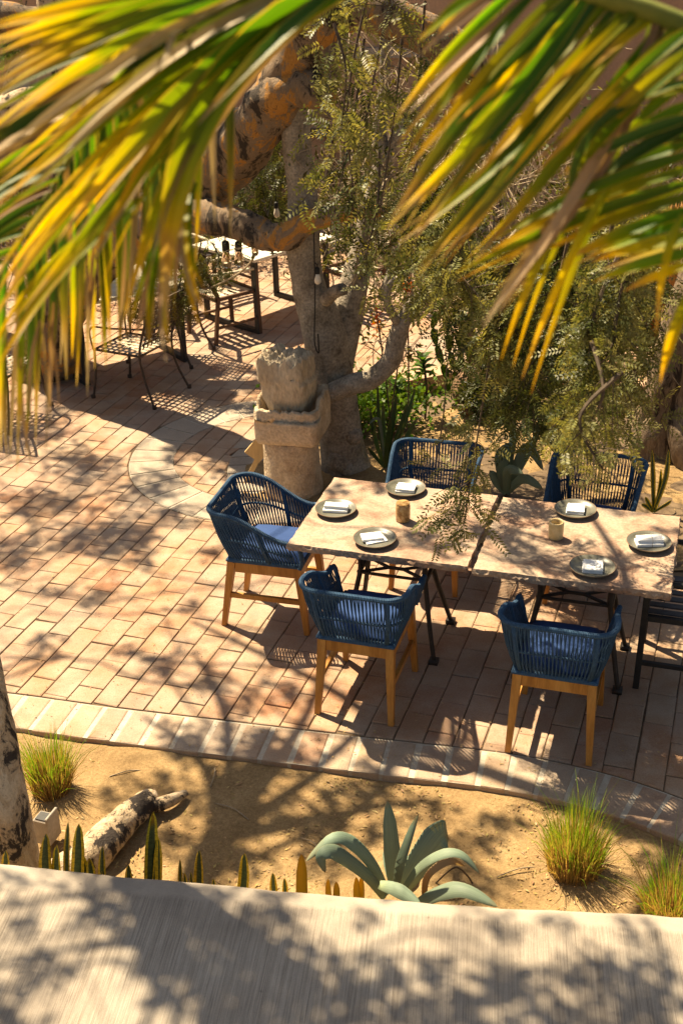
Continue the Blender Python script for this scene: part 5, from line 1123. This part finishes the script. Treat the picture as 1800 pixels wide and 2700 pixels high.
def lattice_chair(label):
    t = thing('lattice_chair', label, 'chair', group='dark metal lattice chairs'); w_, d_, h = .46, .46, .43
    for sx in (-1, 1):
        mb = MB(); mb.tube(crom([(sx * w_ / 2, d_ / 2, h), (sx * (w_ / 2 + .01), d_ / 2 + .01, .22), (sx * (w_ / 2 + .03), d_ / 2 + .05, .0)], 4), .011, 6); mb.tube([(sx * (w_ / 2 + .03), d_ / 2 + .05, .0), (sx * (w_ / 2 + .032), d_ / 2 + .052, .03)], .019, 8); mb.build('leg', M['rust'], t, local=True, smooth=True)
        mb = MB(); mb.tube(crom([(sx * w_ / 2, -d_ / 2 - .16, .88), (sx * w_ / 2, -d_ / 2 - .06, .64), (sx * w_ / 2, -d_ / 2, h), (sx * w_ / 2, -d_ / 2 - .03, .22), (sx * (w_ / 2 + .03), -d_ / 2 - .12, 0)], 4), .011, 6); mb.tube([(sx * (w_ / 2 + .03), -d_ / 2 - .12, 0), (sx * (w_ / 2 + .03), -d_ / 2 - .118, .03)], .019, 8); mb.build('leg', M['rust'], t, local=True, smooth=True)
        mb = MB(); mb.tube(crom([(sx * w_ / 2, -d_ / 2 - .075, .67), (sx * (w_ / 2 + .03), 0, .65), (sx * (w_ / 2 + .02), d_ / 2, .62), (sx * w_ / 2, d_ / 2 + .01, h)], 5), .009, 6); mb.build('armrest', M['rust'], t, local=True, smooth=True)
    mb = MB(); mb.tube([(-w_ / 2, d_ / 2, h), (w_ / 2, d_ / 2, h), (w_ / 2, -d_ / 2, h), (-w_ / 2, -d_ / 2, h)], .011, 6, closed=True); mb.build('seat_frame', M['rust'], t, local=True)
    mb = MB(); n_ = 8
    for i in range(1, n_):
        f_ = -.5 + i / n_; mb.box((f_ * w_, 0, h + .003), (.022, d_, .003)); mb.box((0, f_ * d_, h - .002), (w_, .022, .003))
    tag(mb.build('seat_lattice', M['creamwood'], t, local=True), kind='stuff')
    mb = MB(); mb.bar((-w_ / 2, -d_ / 2 - .16, .88), (w_ / 2, -d_ / 2 - .16, .88), .02, .02); mb.build('top_rail', M['rust'], t, local=True)
    mb = MB()
    for i in range(1, n_):
        f_ = i / n_; mb.bar((-w_ / 2 + w_ * f_, -d_ / 2, h + .04), (-w_ / 2 + w_ * f_, -d_ / 2 - .158, .875), .018, .003, (0, 1, 0)); z = h + .05 + (.83 - h) * f_ ; y = -d_ / 2 - .16 * ((z - h) / (.88 - h)); mb.bar((-w_ / 2, y - .004, z), (w_ / 2, y - .004, z), .003, .018, (0, 0, 1))
    tag(mb.build('back_lattice', M['rust'], t, local=True), kind='stuff')
    return t
lc = lattice_chair('rusty lattice metal chair nearest the patio, half behind the palm leaflets'); at_rot(lc, -1.71, 9.62, 62)
for lab, x, y, d in (('second rusty lattice chair farther back with one bowed leg showing', -1.56, 10.52, 72), ('rusty lattice chair at the far left behind the hanging leaflets', -2.75, 9.2, -20)):
    c = copy_tree(lc); c['label'] = lab; at_rot(c, x, y, d)
mb = MB(); mb.lathe([(.001, .004), (.08, .0), (.13, .02), (.132, .024), (.12, .02), (.001, .012)], 28, (-.62, 11.55, .752)); tag(mb.build('plate', M['plate'], smooth=True), 'plate on the cream table partly behind the thick limb', 'plate')

# ================================================================== STRING LIGHT BULBS
def bulb(label, u, v, y, r_, frosted=False, drop=.05):
    c = pd(u, v, y); t = thing('light_bulb', label, 'light bulb', c, group='string light bulbs')
    mb = MB(); mb.lathe([(.001, -.062), (.012, -.060), (.022, -.052), (.0275, -.04), (.029, -.026), (.026, -.008), (.02, .012), (.0165, .03), (.001, .031)], 20); mb.build('glass', M['frost'] if frosted else M['glass'], t, smooth=True, local=True)
    mb = MB(); mb.lathe([(.001, .028), (.0185, .028), (.0205, .034), (.0205, .07), (.017, .08), (.008, .086), (.001, .088)], 14); mb.build('socket', M['wire'], t, smooth=True, local=True)
    if not frosted:
        mb = MB()
        for k in range(5): a = k * 1.256; mb.tube([(.006 * math.cos(a), .006 * math.sin(a), .018), (.011 * math.cos(a + .6), .011 * math.sin(a + .6), -.03)], .0013, 4)
        mb.build('filament', M['amber'], t, local=True)
    mb = MB(); mb.tube([(0, 0, .085), (.004, 0, .085 + drop)], .004, 5); mb.build('cord', M['wire'], t, local=True)
    t.scale = (r_, r_, r_); return t
bulb('clear bulb hanging under the thick limb, left of the pair', 597, 676, 8.1, 1.3); bulb('clear bulb hanging under the thick limb, right of the pair', 630, 674, 8.05, 1.2)
bulb('frosted bulb on a black cord against the grey trunk', 837, 730, 7.75, .80, True, .03); bulb('clear bulb above the cream table behind the right one of the pair', 672, 655, 8.3, .85)
bulb('white bulb hanging among the leaves above the thick limb', 729, 556, 8.4, .75, True, .2)
mb = MB(); mb.tube(crom([pd(826, 580, 7.74), pd(829, 700, 7.74), pd(830, 800, 7.76), pd(829, 900, 7.74), pd(840, 930, 7.7), pd(838, 880, 7.7)], 5), .005, 5)
mb.tube(crom([pd(828, 690, 7.74), pd(836, 700, 7.74), pd(836, 712, 7.75)], 4), .004, 5); tag(mb.build('black_cord', M['wire']), 'black light cord running down the front of the grey trunk', 'cord')
mb = MB(); mb.tube(crom([pd(400, 748, 9.9), pd(460, 772, 9.7), pd(520, 768, 9.6), pd(585, 745, 9.5), pd(640, 712, 9.4), pd(668, 680, 9.3), pd(682, 640, 9.25)], 6), .009, 5); tag(mb.build('sagging_cable', M['drytwig']), 'grey light cable sagging below the thick limb before the slat armchair', 'cable')

# ================================================================== FRONT PLANTING
def grass_tuft(label, foot, h, rad, n_, seed, flare=.35):
    q = np.random.default_rng(seed); t = thing('grass_tuft', label, 'grass tuft', foot, group='ornamental grass tufts'); mb = MB()
    for i in range(n_):
        a = q.uniform(0, 6.28); r0 = rad * math.sqrt(q.random()); b = Vector(foot) + Vector((r0 * math.cos(a), r0 * math.sin(a), -.01)); l = h * q.uniform(.4, 1.1) * (1 - .25 * r0 / rad) * (.85 + .25 * math.sin(a * 3 + seed) * math.sin(a * 5)); k = q.normal() * .5
        out = Vector((math.cos(a + k), math.sin(a + k), 0)) * (flare * (r0 / rad) ** 1.6 * l * q.uniform(.3, 1.1) + q.uniform(0, .03) + (q.uniform(.05, .16) if q.random() < .06 else 0)); wd = q.uniform(.0022, .0038); dr = q.uniform(0, .10) * l * (r0 / rad)
        pts = [b, b + out * .22 + Vector((0, 0, l * .4)), b + out * .6 + Vector((0, 0, l * .76)), b + out * 1.05 + Vector((0, 0, l - dr))]
        mb.ribbon(pts, [wd, wd, wd * .75, wd * .15], Vector((q.normal(), -1, q.normal() * .3)), .3)
    for i in range(n_ // 5):      # short dead straws at the foot
        a = q.uniform(0, 6.28); r0 = rad * 1.05 * math.sqrt(q.random()); b = Vector(foot) + Vector((r0 * math.cos(a), r0 * math.sin(a), -.01)); l = h * q.uniform(.2, .5); e = b + Vector((q.normal() * .04, q.normal() * .04, l))
        mb.ribbon([b, b.lerp(e, .5), e], [.003, .003, .001], Vector((0, -1, .2)), .3); mb.uv[-9:] = [(x, y * .3) for x, y in mb.uv[-9:]]
    tag(mb.build('blades', M['grass'], t), kind='stuff'); return t
grass_tuft('green grass tuft with straw-coloured foot beside the papery trunk', at(138, 2085, -.03), .41, .085, 800, 1, .24)
grass_tuft('large green grass tuft growing in front of the right-hand near blue chair', at(1512, 2290, -.03), .43, .11, 950, 2, .36)
grass_tuft('partly hidden grass tuft at the lower right corner by the walkway edge', at(1770, 2420, -.03), .36, .10, 650, 3, .65)

f = Vector((.165, 3.70, -.05)); B = lambda u, v, y=3.70: pd(u, v, y)
LV = [dict(base=B(1036, 2345, 3.72), ctrl=[B(1030, 2240, 3.76)], tip=B(1020, 2112, 3.80), w=.078, n=(.5, -1, .2), prof=((0, .45), (.3, .85), (.5, 1), (.75, .8), (.92, .36), (1, .02))),
      dict(base=B(1058, 2345, 3.74), ctrl=[B(1105, 2270, 3.80), B(1150, 2210, 3.86)], tip=B(1177, 2187, 3.90), w=.155, n=(-.05, -1, .1), prof=((0, .4), (.3, .75), (.62, 1), (.84, .92), (.95, .55), (1, .05))),
      dict(base=B(1048, 2352, 3.66), ctrl=[B(1062, 2275, 3.63)], tip=B(1104, 2145, 3.64), w=.046, n=(-.9, -1, .1), fold=.9),
      dict(base=B(1020, 2362, 3.70), ctrl=[B(985, 2290, 3.68), B(935, 2232, 3.66), B(880, 2212, 3.64)], tip=B(806, 2272, 3.60), w=.062, n=(.1, -.5, 1)),
      dict(base=B(1014, 2368, 3.66), ctrl=[B(968, 2312, 3.62), B(915, 2270, 3.58), B(872, 2247, 3.55), B(846, 2262, 3.53)], tip=B(858, 2302, 3.52), w=.064, n=(.1, -.7, 1)),
      dict(base=B(1062, 2352, 3.68), ctrl=[B(1110, 2290, 3.67), B(1165, 2258, 3.66), B(1215, 2258, 3.65)], tip=B(1264, 2305, 3.62), w=.044, n=(-.1, -.4, 1), fold=.7),
      dict(base=B(1118, 2380, 3.58), ctrl=[B(1122, 2320, 3.60), B(1150, 2285, 3.62), B(1190, 2270, 3.64)], tip=B(1224, 2284, 3.66), w=.034, mat=M['agavedry'], n=(0, -1, .5), fold=.8),
      dict(base=B(1080, 2400, 3.56), ctrl=[B(1150, 2362, 3.52), B(1220, 2350, 3.48)], tip=B(1312, 2392, 3.42), w=.07, n=(0, -.5, 1)),
      dict(base=B(1000, 2334, 3.60), ctrl=[B(1050, 2350, 3.54)], tip=B(1110, 2390, 3.48), w=.06, n=(0, -.8, 1)),
      dict(base=B(1032, 2330, 3.80), tip=B(1014, 2238, 3.92), w=.04), dict(base=B(1060, 2330, 3.78), ctrl=[B(1065, 2290, 3.84)], tip=B(1085, 2260, 3.90), w=.07)]
blade_plant('agave', 'large blue-green agave in the foreground sand behind the walkway edge', 'agave', f, LV, M['agave'], .005, .22)
mb = MB(); mb.tube(crom([at(1148, 2330, -.03), at(1180, 2300, .06), at(1205, 2288, .08), at(1232, 2310, .02), at(1245, 2330, -.03)], 4), .004, 5); tag(mb.build('dead_twig', M['twig']), 'bent dark dead twig in the sand right of the foreground agave', 'twig')
SN = [('snake plant leaf pair at the far lower left against the papery trunk', 40, [(16, 2243, .05, 0)]), ('snake plant clump between the papery trunk and its surface root', 165, [(122, 2198, .055, 0), (150, 2228, .045, 0), (180, 2168, .03, 0), (208, 2172, .055, 0), (235, 2262, .04, 0), (214, 2248, .05, 0), (118, 2262, .035, 0)]),
      ('single curved snake plant leaf right of the surface root', 292, [(270, 2232, .034, 0), (268, 2298, .025, 0)]), ('short dark snake plant tip left of the tallest pair', 340, [(339, 2280, .04, 0)]), ('tallest snake plant leaves in front of the tree shadow', 388, [(404, 2141, .058, 0), (417, 2208, .04, 0)]),
      ('small snake plant tips right of the tallest pair', 480, [(475, 2266, .022, 0), (486, 2302, .022, 0)]), ('dark snake plant leaf with yellow rim midway along the edge', 510, [(526, 2242, .045, 0), (503, 2300, .02, 0)]), ('curved yellow-rimmed snake plant leaf leaning right', 600, [(645, 2250, .05, 0), (563, 2318, .025, 0)]),
      ('pair of short snake plant tips left of the golden leaf', 735, [(719, 2302, .034, 0), (749, 2316, .026, 0)]), ('broad golden snake plant leaf left of the agave', 790, [(794, 2252, .05, 1)]), ('pair of small golden snake plant tips below the arching agave leaf', 875, [(865, 2318, .028, 1), (886, 2325, .030, 1)]), ('pair of golden snake plant tips at the foot of the agave', 945, [(938, 2313, .032, 1), (953, 2312, .028, 1)])]
for lab, u0, tips in SN:
    f = pd(u0, 2440, 3.62); f.z = -.05
    blade_plant('snake_plant', lab, 'snake plant', f, [dict(base=Vector((pd(u * .25 + u0 * .75, 2380, 3.62).x, 3.62 + .01 * i, -.05)), tip=pd(u, v, 3.60 + .012 * i), w=w_, ctrl=[Vector((pd(u * .8 + u0 * .2, 2330, 3.62).x, 3.62 + .01 * i, pd(u, v, 3.6).z * .5)) + Vector(((u - u0) * .0002, 0, 0))], n=(.35 * math.sin(u), -1, .15), mat=M['snakegold'] if g_ else None or M['snake'], prof=((0, .8), (.4, 1), (.7, .9), (.9, .5), (1, .02))) for i, (u, v, w_, g_) in enumerate(tips)], M['snake'], .005, .35, group='snake plants along the walkway edge')

# ================================================================== LEAF LITTER
q = np.random.default_rng(8); mb = MB(); P = []
while len(P) < 2600:
    u, v = q.uniform(-20, 1820), q.uniform(900, 2080); g = at(u, v, 0)
    d, c, t_ = nearest((g.x, g.y), OUTER); s_ = (g.x - c[0]) * (-t_[1]) + (g.y - c[1]) * t_[0]
    P.append((g.x, g.y, .004 if s_ > 0 else -.035))
P = np.array(P)
def litter(mb, P, smin, smax):
    for p in P:
        a = q.uniform(0, 6.28); l = q.uniform(smin, smax); wd = l * q.uniform(.2, .45); c, s_ = math.cos(a), math.sin(a); t_ = q.uniform(0, .8); zz = p[2] + q.uniform(.001, .004)
        mb.add([(p[0] - c * l / 2, p[1] - s_ * l / 2, zz), (p[0] - s_ * wd / 2, p[1] + c * wd / 2, zz + .002), (p[0] + c * l / 2, p[1] + s_ * l / 2, zz), (p[0] + s_ * wd / 2, p[1] - c * wd / 2, zz + .001)], [(0, 3, 2, 1)], [(.5, t_), (0, t_), (.5, t_ + .2), (1, t_)])
litter(mb, P, .007, .018)
P2 = np.array([(g.x, g.y, -.03) for g in [at(q.uniform(-20, 1820), q.uniform(2000, 2420), -.03) for _ in range(3200)] if nearest((g.x, g.y), OUTER)[0] > .02 and not inpoly(g.x, g.y, INNER + [(9, 2.75), (9, 30), (-9, 30)])]); litter(mb, P2, .008, .028)
k = [along(OUTER, q.uniform(3, L_[-1] - 1)) for _ in range(1400)]; litter(mb, np.array([(a - q.uniform(0, .02), b - abs(q.normal() * .035) - .012, -.035) for a, b in k]), .008, .022)
tag(mb.build('leaf_litter', M['litter']), kind='stuff')
q2 = np.random.default_rng(3)
for i_, (u_, v_) in enumerate([(330, 2040), (610, 2140), (1360, 2300), (560, 2050), (820, 2230)]):
    g = at(u_, v_, -.02); a_ = q2.uniform(0, 3.14); l_ = q2.uniform(.06, .13); d_ = Vector((math.cos(a_), math.sin(a_), 0)) * l_
    mb = MB(); mb.tube(crom([g - d_, g + Vector((.01, .012, .006)), g + d_], 4), [.003] * 8 + [.0015], 5)
    tag(mb.build('fallen_stick', M['drytwig']), ['thin dry stick on the sand below the border left of the tree shadow', 'dry stick lying in the tree shadow on the sand', 'dry stick on the sand left of the large grass tuft', 'small dry stick on the sand close to the brick border', 'dry stick on the sand left of the foreground agave'][i_], 'stick', 'dry sticks on the sand')
# pebbles and clods on the sand
mb = MB()
for _ in range(350):
    g = at(q.uniform(0, 1800), q.uniform(1980, 2420), -.04)
    if inpoly(g.x, g.y, OUTER + [(9, 2.75), (9, 30), (-9, 30)]): continue
    s_ = q.uniform(.002, .006); mb.lathe([(.0005, -s_ * .4), (s_, 0), (s_ * .6, s_ * .6), (.0005, s_ * .7)], 5, (g.x, g.y, -.04 + .01), jit=.2, seed=int(q.integers(1e6)))
tag(mb.build('pebbles', M['sand']), kind='stuff')

# ================================================================== PALM FRONDS near the camera
def bez(p0, c, p1, n_=12):
    return [p0 * (1 - t) ** 2 + c * 2 * t * (1 - t) + p1 * t * t for t in [i / n_ for i in range(n_ + 1)]]
pr = random.Random(5)
def leaflet(parent, a, b, bend, w_, y0, y1, mat, fold=None, roll=None, tipw=.03):
    """one palm leaflet from pixel a to pixel b, bowed by bend (pixels), w_ wide (pixels)"""
    p0, p1 = pd(*a, y0), pd(*b, y1); mid = ((a[0] + b[0]) / 2 + 2 * bend[0], (a[1] + b[1]) / 2 + 2 * bend[1]); c = pd(*mid, (y0 + y1) / 2 + pr.uniform(-.04, .04))
    pts = bez(p0, c, p1); W = 0.76 * w_ / FPX * (y0 + y1) / 2; n_ = len(pts); ws = []
    for i in range(n_):
        t = i / (n_ - 1); ws.append(W * (min(1, .45 + 2.2 * t) if t < .3 else 1.0 if t < .55 else max(tipw, 1 - ((t - .55) / .45) ** 1.5)))
    ax = (p1 - p0).normalized(); r0 = roll if roll is not None else pr.uniform(-55, 55); tw = pr.uniform(-25, 25); nn = []
    for i in range(n_):
        v = (CAM - pts[i]).normalized(); nn.append(Matrix.Rotation(R(r0 + tw * i / n_), 3, ax) @ v)
    mb = MB(); mb.ribbon(pts, ws, nn, fold if fold is not None else pr.uniform(.25, .6)); return mb.build('leaflet', mat, parent, smooth=False)
def lerp2(a, b, t): return (a[0] + (b[0] - a[0]) * t, a[1] + (b[1] - a[1]) * t)
def polyat(P_, t):
    f_ = t * (len(P_) - 1); i = min(int(f_), len(P_) - 2); return lerp2(P_[i], P_[i + 1], f_ - i)
def pick(*ws):
    x = pr.random() * sum(w for _, w in ws)
    for m_, w in ws:
        x -= w
        if x <= 0: return M[m_]
    return M[ws[0][0]]
# frond B: midrib from the upper middle down to the left edge, one row hanging straight down, one row sweeping left
fb = thing('palm_frond', 'palm frond at upper left with long leaflets hanging straight down', 'palm frond', pd(520, -60, 1.5), group='palm fronds in front of the camera')
RB = [(760, -190), (640, -100), (560, -40), (470, 25), (402, 86), (338, 160), (287, 218), (244, 301), (200, 382), (160, 459), (115, 531), (57, 631), (5, 720), (-50, 800)]
mb = MB(); mb.tube(crom([pd(u, v, 1.55) for u, v in RB], 4), [.006 - .004 * i / 52 for i in range(53)], 6); mb.build('rachis', M['rachis'], fb, smooth=True)
TIPV = [(-40, 1290), (20, 1235), (75, 1200), (130, 1060), (200, 985), (260, 965), (320, 900), (380, 850), (430, 800), (480, 840), (520, 700)]
def tipv(x):
    for (a, va), (b, vb) in zip(TIPV[:-1], TIPV[1:]):
        if a <= x <= b: return va + (vb - va) * (x - a) / (b - a)
    return TIPV[0][1] if x < 0 else 620
n_ = 34
for i in range(n_):
    t = .12 + .86 * i / (n_ - 1); a = polyat(RB, t); x = a[0] + pr.uniform(-6, 6); y = pr.uniform(1.5, 1.62)
    if a[1] < -30: a = (a[0], -30)
    leaflet(fb, a, (x + pr.uniform(-22, 18), tipv(x) + pr.uniform(-90, 40)), (pr.uniform(-8, 14), -60), pr.uniform(30, 46), y, y + pr.uniform(-.03, .06), pick(('palmdark', 8), ('palm', 3), ('palmdry', 1.5)), roll=pr.uniform(-50, 40))
for i in range(12):
    x = pr.uniform(20, 500); leaflet(fb, (x + 10, tipv(x) - pr.uniform(250, 420)), (x + pr.uniform(-25, 45), tipv(x) + pr.uniform(-60, 70)), (pr.uniform(-18, 18), 0), pr.uniform(12, 24), 1.5, 1.52, M['palmdry'])
for i in range(26):
    t = .16 + .80 * i / 25; a = polyat(RB, t); L = 150 + 420 * (1 - t); s_ = .22 + .75 * t
    b = (a[0] - L * pr.uniform(.9, 1.1), a[1] + L * s_ * pr.uniform(.8, 1.1)); leaflet(fb, a, b, (-10, -26), pr.uniform(28, 44), 1.5, 1.42, pick(('palm', 6), ('palmdark', 4), ('palmdry', 1)))
# frond A: midrib above the frame, broad leaflets sweeping to the lower left in front of frond B
fa = thing('palm_frond', 'nearest palm frond at upper left, broad sunlit leaflets sweeping down left', 'palm frond', pd(900, -80, 1.25), group='palm fronds in front of the camera')
mb = MB(); mb.tube(crom([pd(u, v, 1.3) for u, v in [(1150, -60), (950, -75), (750, -110), (560, -130), (350, -120)]], 5), [.007 - .0002 * i for i in range(21)], 6); mb.build('rachis', M['rachis'], fa, smooth=True)
for a, b, bend, w_, m_, rl in [((1000, -70), (440, 860), (-165, -150), 118, 'palm', -5), ((940, -70), (150, 640), (-30, -70), 74, 'palm', 20), ((860, -60), (165, 400), (-30, -40), 46, 'palmdry', 35), ((880, -60), (225, 700), (-40, -60), 66, 'palm', -35), ((910, -60), (300, 560), (-40, -60), 50, 'palmgold', 45),
        ((960, -70), (330, 830), (-90, -80), 70, 'palm', 30), ((970, -70), (400, 700), (-100, -80), 60, 'palmdark', 15), ((800, -70), (-20, 255), (0, -55), 44, 'palm', 25), ((760, -80), (-20, 330), (0, -50), 50, 'palm', -30), ((740, -60), (-20, 420), (10, -50), 44, 'palmdry', 30), ((720, -60), (-20, 200), (0, -45), 46, 'palm', 20), ((640, -40), (-20, 120), (0, -25), 44, 'palm', -15),
        ((800, -60), (-20, 500), (30, -60), 46, 'palmgold', 40), ((840, -60), (-20, 590), (30, -70), 40, 'palm', 40), ((860, -60), (40, 700), (20, -70), 44, 'palm', -30), ((640, 40), (90, 480), (-20, -10), 22, 'palmdry', 30), ((470, 0), (150, 330), (20, 0), 22, 'palmdry', 40), ((480, -20), (420, 180), (10, 0), 24, 'palmdry', 20), ((700, -60), (-20, 70), (0, -20), 40, 'palmgold', 30),
        ((520, 250), (-10, 840), (-60, -10), 40, 'palmgold', 15), ((560, 260), (60, 820), (-40, 20), 40, 'palm', -20), ((470, 430), (440, 960), (-30, 40), 22, 'palmdry', 20), ((490, 480), (530, 820), (-30, 0), 20, 'palmdry', 20), ((500, 420), (330, 900), (-10, 0), 30, 'palm', 30), ((380, 520), (-10, 980), (-40, -10), 36, 'palmgold', 20), ((930, -60), (520, 330), (0, -30), 44, 'palmdark', 20)]:
    leaflet(fa, a, b, bend, w_, 1.3, 1.18, M[m_], roll=rl)
    for _ in range(3): leaflet(fa, (a[0] + pr.uniform(-30, 30), a[1]), (b[0] + pr.uniform(-45, 45), b[1] + pr.uniform(-60, 50)), (bend[0] + pr.uniform(-16, 16), bend[1] + pr.uniform(-20, 16)), pr.uniform(20, 40), 1.36, pr.uniform(1.2, 1.34), pick(('palm', 6), ('palmdark', 2), ('palmgold', 3), ('palmdry', 1)))
# frond C: midrib across the upper right corner
fc = thing('palm_frond', 'palm frond at upper right with yellow-edged leaflets raking down left', 'palm frond', pd(1650, 10, 1.3), group='palm fronds in front of the camera')
RCc = [(1250, -160), (1400, -90), (1530, -30), (1635, 5), (1720, 32), (1830, 75)]
mb = MB(); mb.tube(crom([pd(u, v, 1.35) for u, v in RCc], 5), [.011] * 26, 8); mb.build('rachis', M['rachis'], fc, smooth=True)
for a, b, bend, w_, m_, rl in [((1330, -60), (1105, 108), (-6, -12), 40, 'palm', 20), ((1370, -60), (1100, 150), (0, -14), 34, 'palmdry', 20), ((1410, -70), (1030, 330), (-14, -18), 44, 'palm', -20), ((1450, -60), (1062, 420), (-10, -14), 40, 'palm', 30), ((1470, -60), (1075, 300), (0, -20), 42, 'palmdry', 30), ((1500, -50), (1065, 455), (10, -20), 44, 'palmgold', 15),
        ((1540, -40), (1025, 585), (-10, -18), 64, 'palmdark', 10), ((1560, -30), (1020, 600), (30, 0), 58, 'palm', -10), ((1590, -20), (1085, 640), (6, -10), 60, 'palmdark', 20), ((1620, -10), (1170, 520), (0, -14), 48, 'palmgold', 30), ((1630, 0), (1095, 720), (20, -10), 56, 'palmdark', -10), ((1655, 10), (1230, 500), (0, -10), 46, 'palmgold', 10), ((1670, 10), (1050, 640), (40, 20), 52, 'palm', 25),
        ((1690, 20), (1150, 700), (10, -10), 56, 'palmdark', 15), ((1715, 30), (1330, 480), (0, -10), 44, 'palmgold', 25), ((1740, 30), (1270, 850), (50, 10), 46, 'palmdry', 10), ((1750, 40), (1300, 800), (70, 0), 40, 'palmdry', -20), ((1760, 40), (1240, 700), (20, -10), 50, 'palm', 15), ((1790, 60), (1400, 470), (0, -10), 40, 'palmgold', -15), ((1800, 60), (1440, 420), (10, -10), 40, 'palmgold', 20), ((1600, -10), (1200, 330), (0, -10), 36, 'palmgold', 15), ((1690, 15), (1440, 250), (0, -6), 36, 'palmgold', 10), ((1740, 30), (1560, 180), (0, -6), 36, 'palmgold', 10)]:
    leaflet(fc, a, b, bend, w_, 1.35, 1.28, M[m_], roll=rl)
    for _ in range(1): leaflet(fc, (a[0] + pr.uniform(-30, 30), a[1]), (b[0] + pr.uniform(-50, 50), b[1] + pr.uniform(-70, 40)), (bend[0] + pr.uniform(-8, 8), bend[1] + pr.uniform(-10, 8)), pr.uniform(20, 36), 1.40, pr.uniform(1.3, 1.4), pick(('palm', 7), ('palmdark', 2), ('palmgold', 3)))
fd = thing('palm_frond', 'palm frond entering from the right edge with nearly level leaflets', 'palm frond', pd(1860, 400, 1.2), group='palm fronds in front of the camera')
mb = MB(); mb.tube(crom([pd(u, v, 1.3) for u, v in [(1840, 120), (1850, 300), (1860, 480), (1865, 660), (1850, 900)]], 5), .007, 6); mb.build('rachis', M['rachis'], fd, smooth=True)
for a, b, bend, w_, m_, rl in [((1850, 60), (1560, 330), (-10, -20), 44, 'palm', 20), ((1850, 90), (1590, 260), (-6, -14), 44, 'palmdark', 10), ((1860, 110), (1540, 400), (-10, -20), 44, 'palmgold', 15), ((1860, 180), (1620, 380), (-6, -14), 40, 'palm', -15), ((1860, 260), (1560, 450), (-6, -20), 44, 'palm', 20), ((1860, 300), (1470, 470), (-6, -20), 44, 'palmdark', 20), ((1830, 150), (1480, 520), (-20, -30), 44, 'palm', 20), ((1830, 210), (1530, 640), (-130, -60), 44, 'palmdark', 35), ((1835, 230), (1560, 330), (-20, -20), 34, 'palmgold', 20), ((1840, 320), (1520, 520), (0, -20), 54, 'palmdark', 15), ((1845, 370), (1400, 570), (0, -20), 46, 'palm', 20), ((1845, 340), (1350, 620), (10, -20), 50, 'palmdark', -15), ((1850, 400), (1290, 640), (0, -26), 50, 'palm', 20),
        ((1850, 440), (1250, 690), (0, -26), 40, 'palmgold', 30), ((1855, 470), (1200, 720), (20, -30), 46, 'palm', -15), ((1855, 510), (1400, 680), (0, -16), 46, 'palmgold', 30), ((1860, 545), (1480, 690), (0, -14), 48, 'palm', 20), ((1860, 580), (1510, 700), (0, -14), 44, 'palm', 30), ((1860, 620), (1560, 690), (0, -10), 44, 'palmgold', 15), ((1860, 660), (1560, 745), (0, -12), 46, 'palm', 10), ((1860, 690), (1640, 770), (0, -10), 34, 'palmgold', 20), ((1850, 740), (1740, 1010), (-10, -20), 44, 'palmgold', 20),
        ((1560, 470), (1320, 950), (-10, -40), 34, 'palmgold', 10), ((1640, 440), (1375, 1000), (-6, -30), 34, 'palmgold', 25), ((1800, 560), (1730, 880), (-10, -20), 36, 'palmgold', 30), ((1470, 560), (1270, 870), (10, -20), 40, 'palmdry', 20), ((1480, 580), (1310, 830), (10, -20), 30, 'palmdry', 10)]:
    leaflet(fd, a, b, bend, w_, 1.3, 1.32, M[m_], roll=rl)
    if b[0] < 1600 and m_ != 'palmdry': leaflet(fd, (a[0], a[1] + pr.uniform(-20, 20)), (b[0] + pr.uniform(-30, 90), b[1] + pr.uniform(-40, 40)), (bend[0], bend[1] + pr.uniform(-10, 8)), pr.uniform(18, 30), 1.36, 1.36, pick(('palm', 6), ('palmgold', 3)))
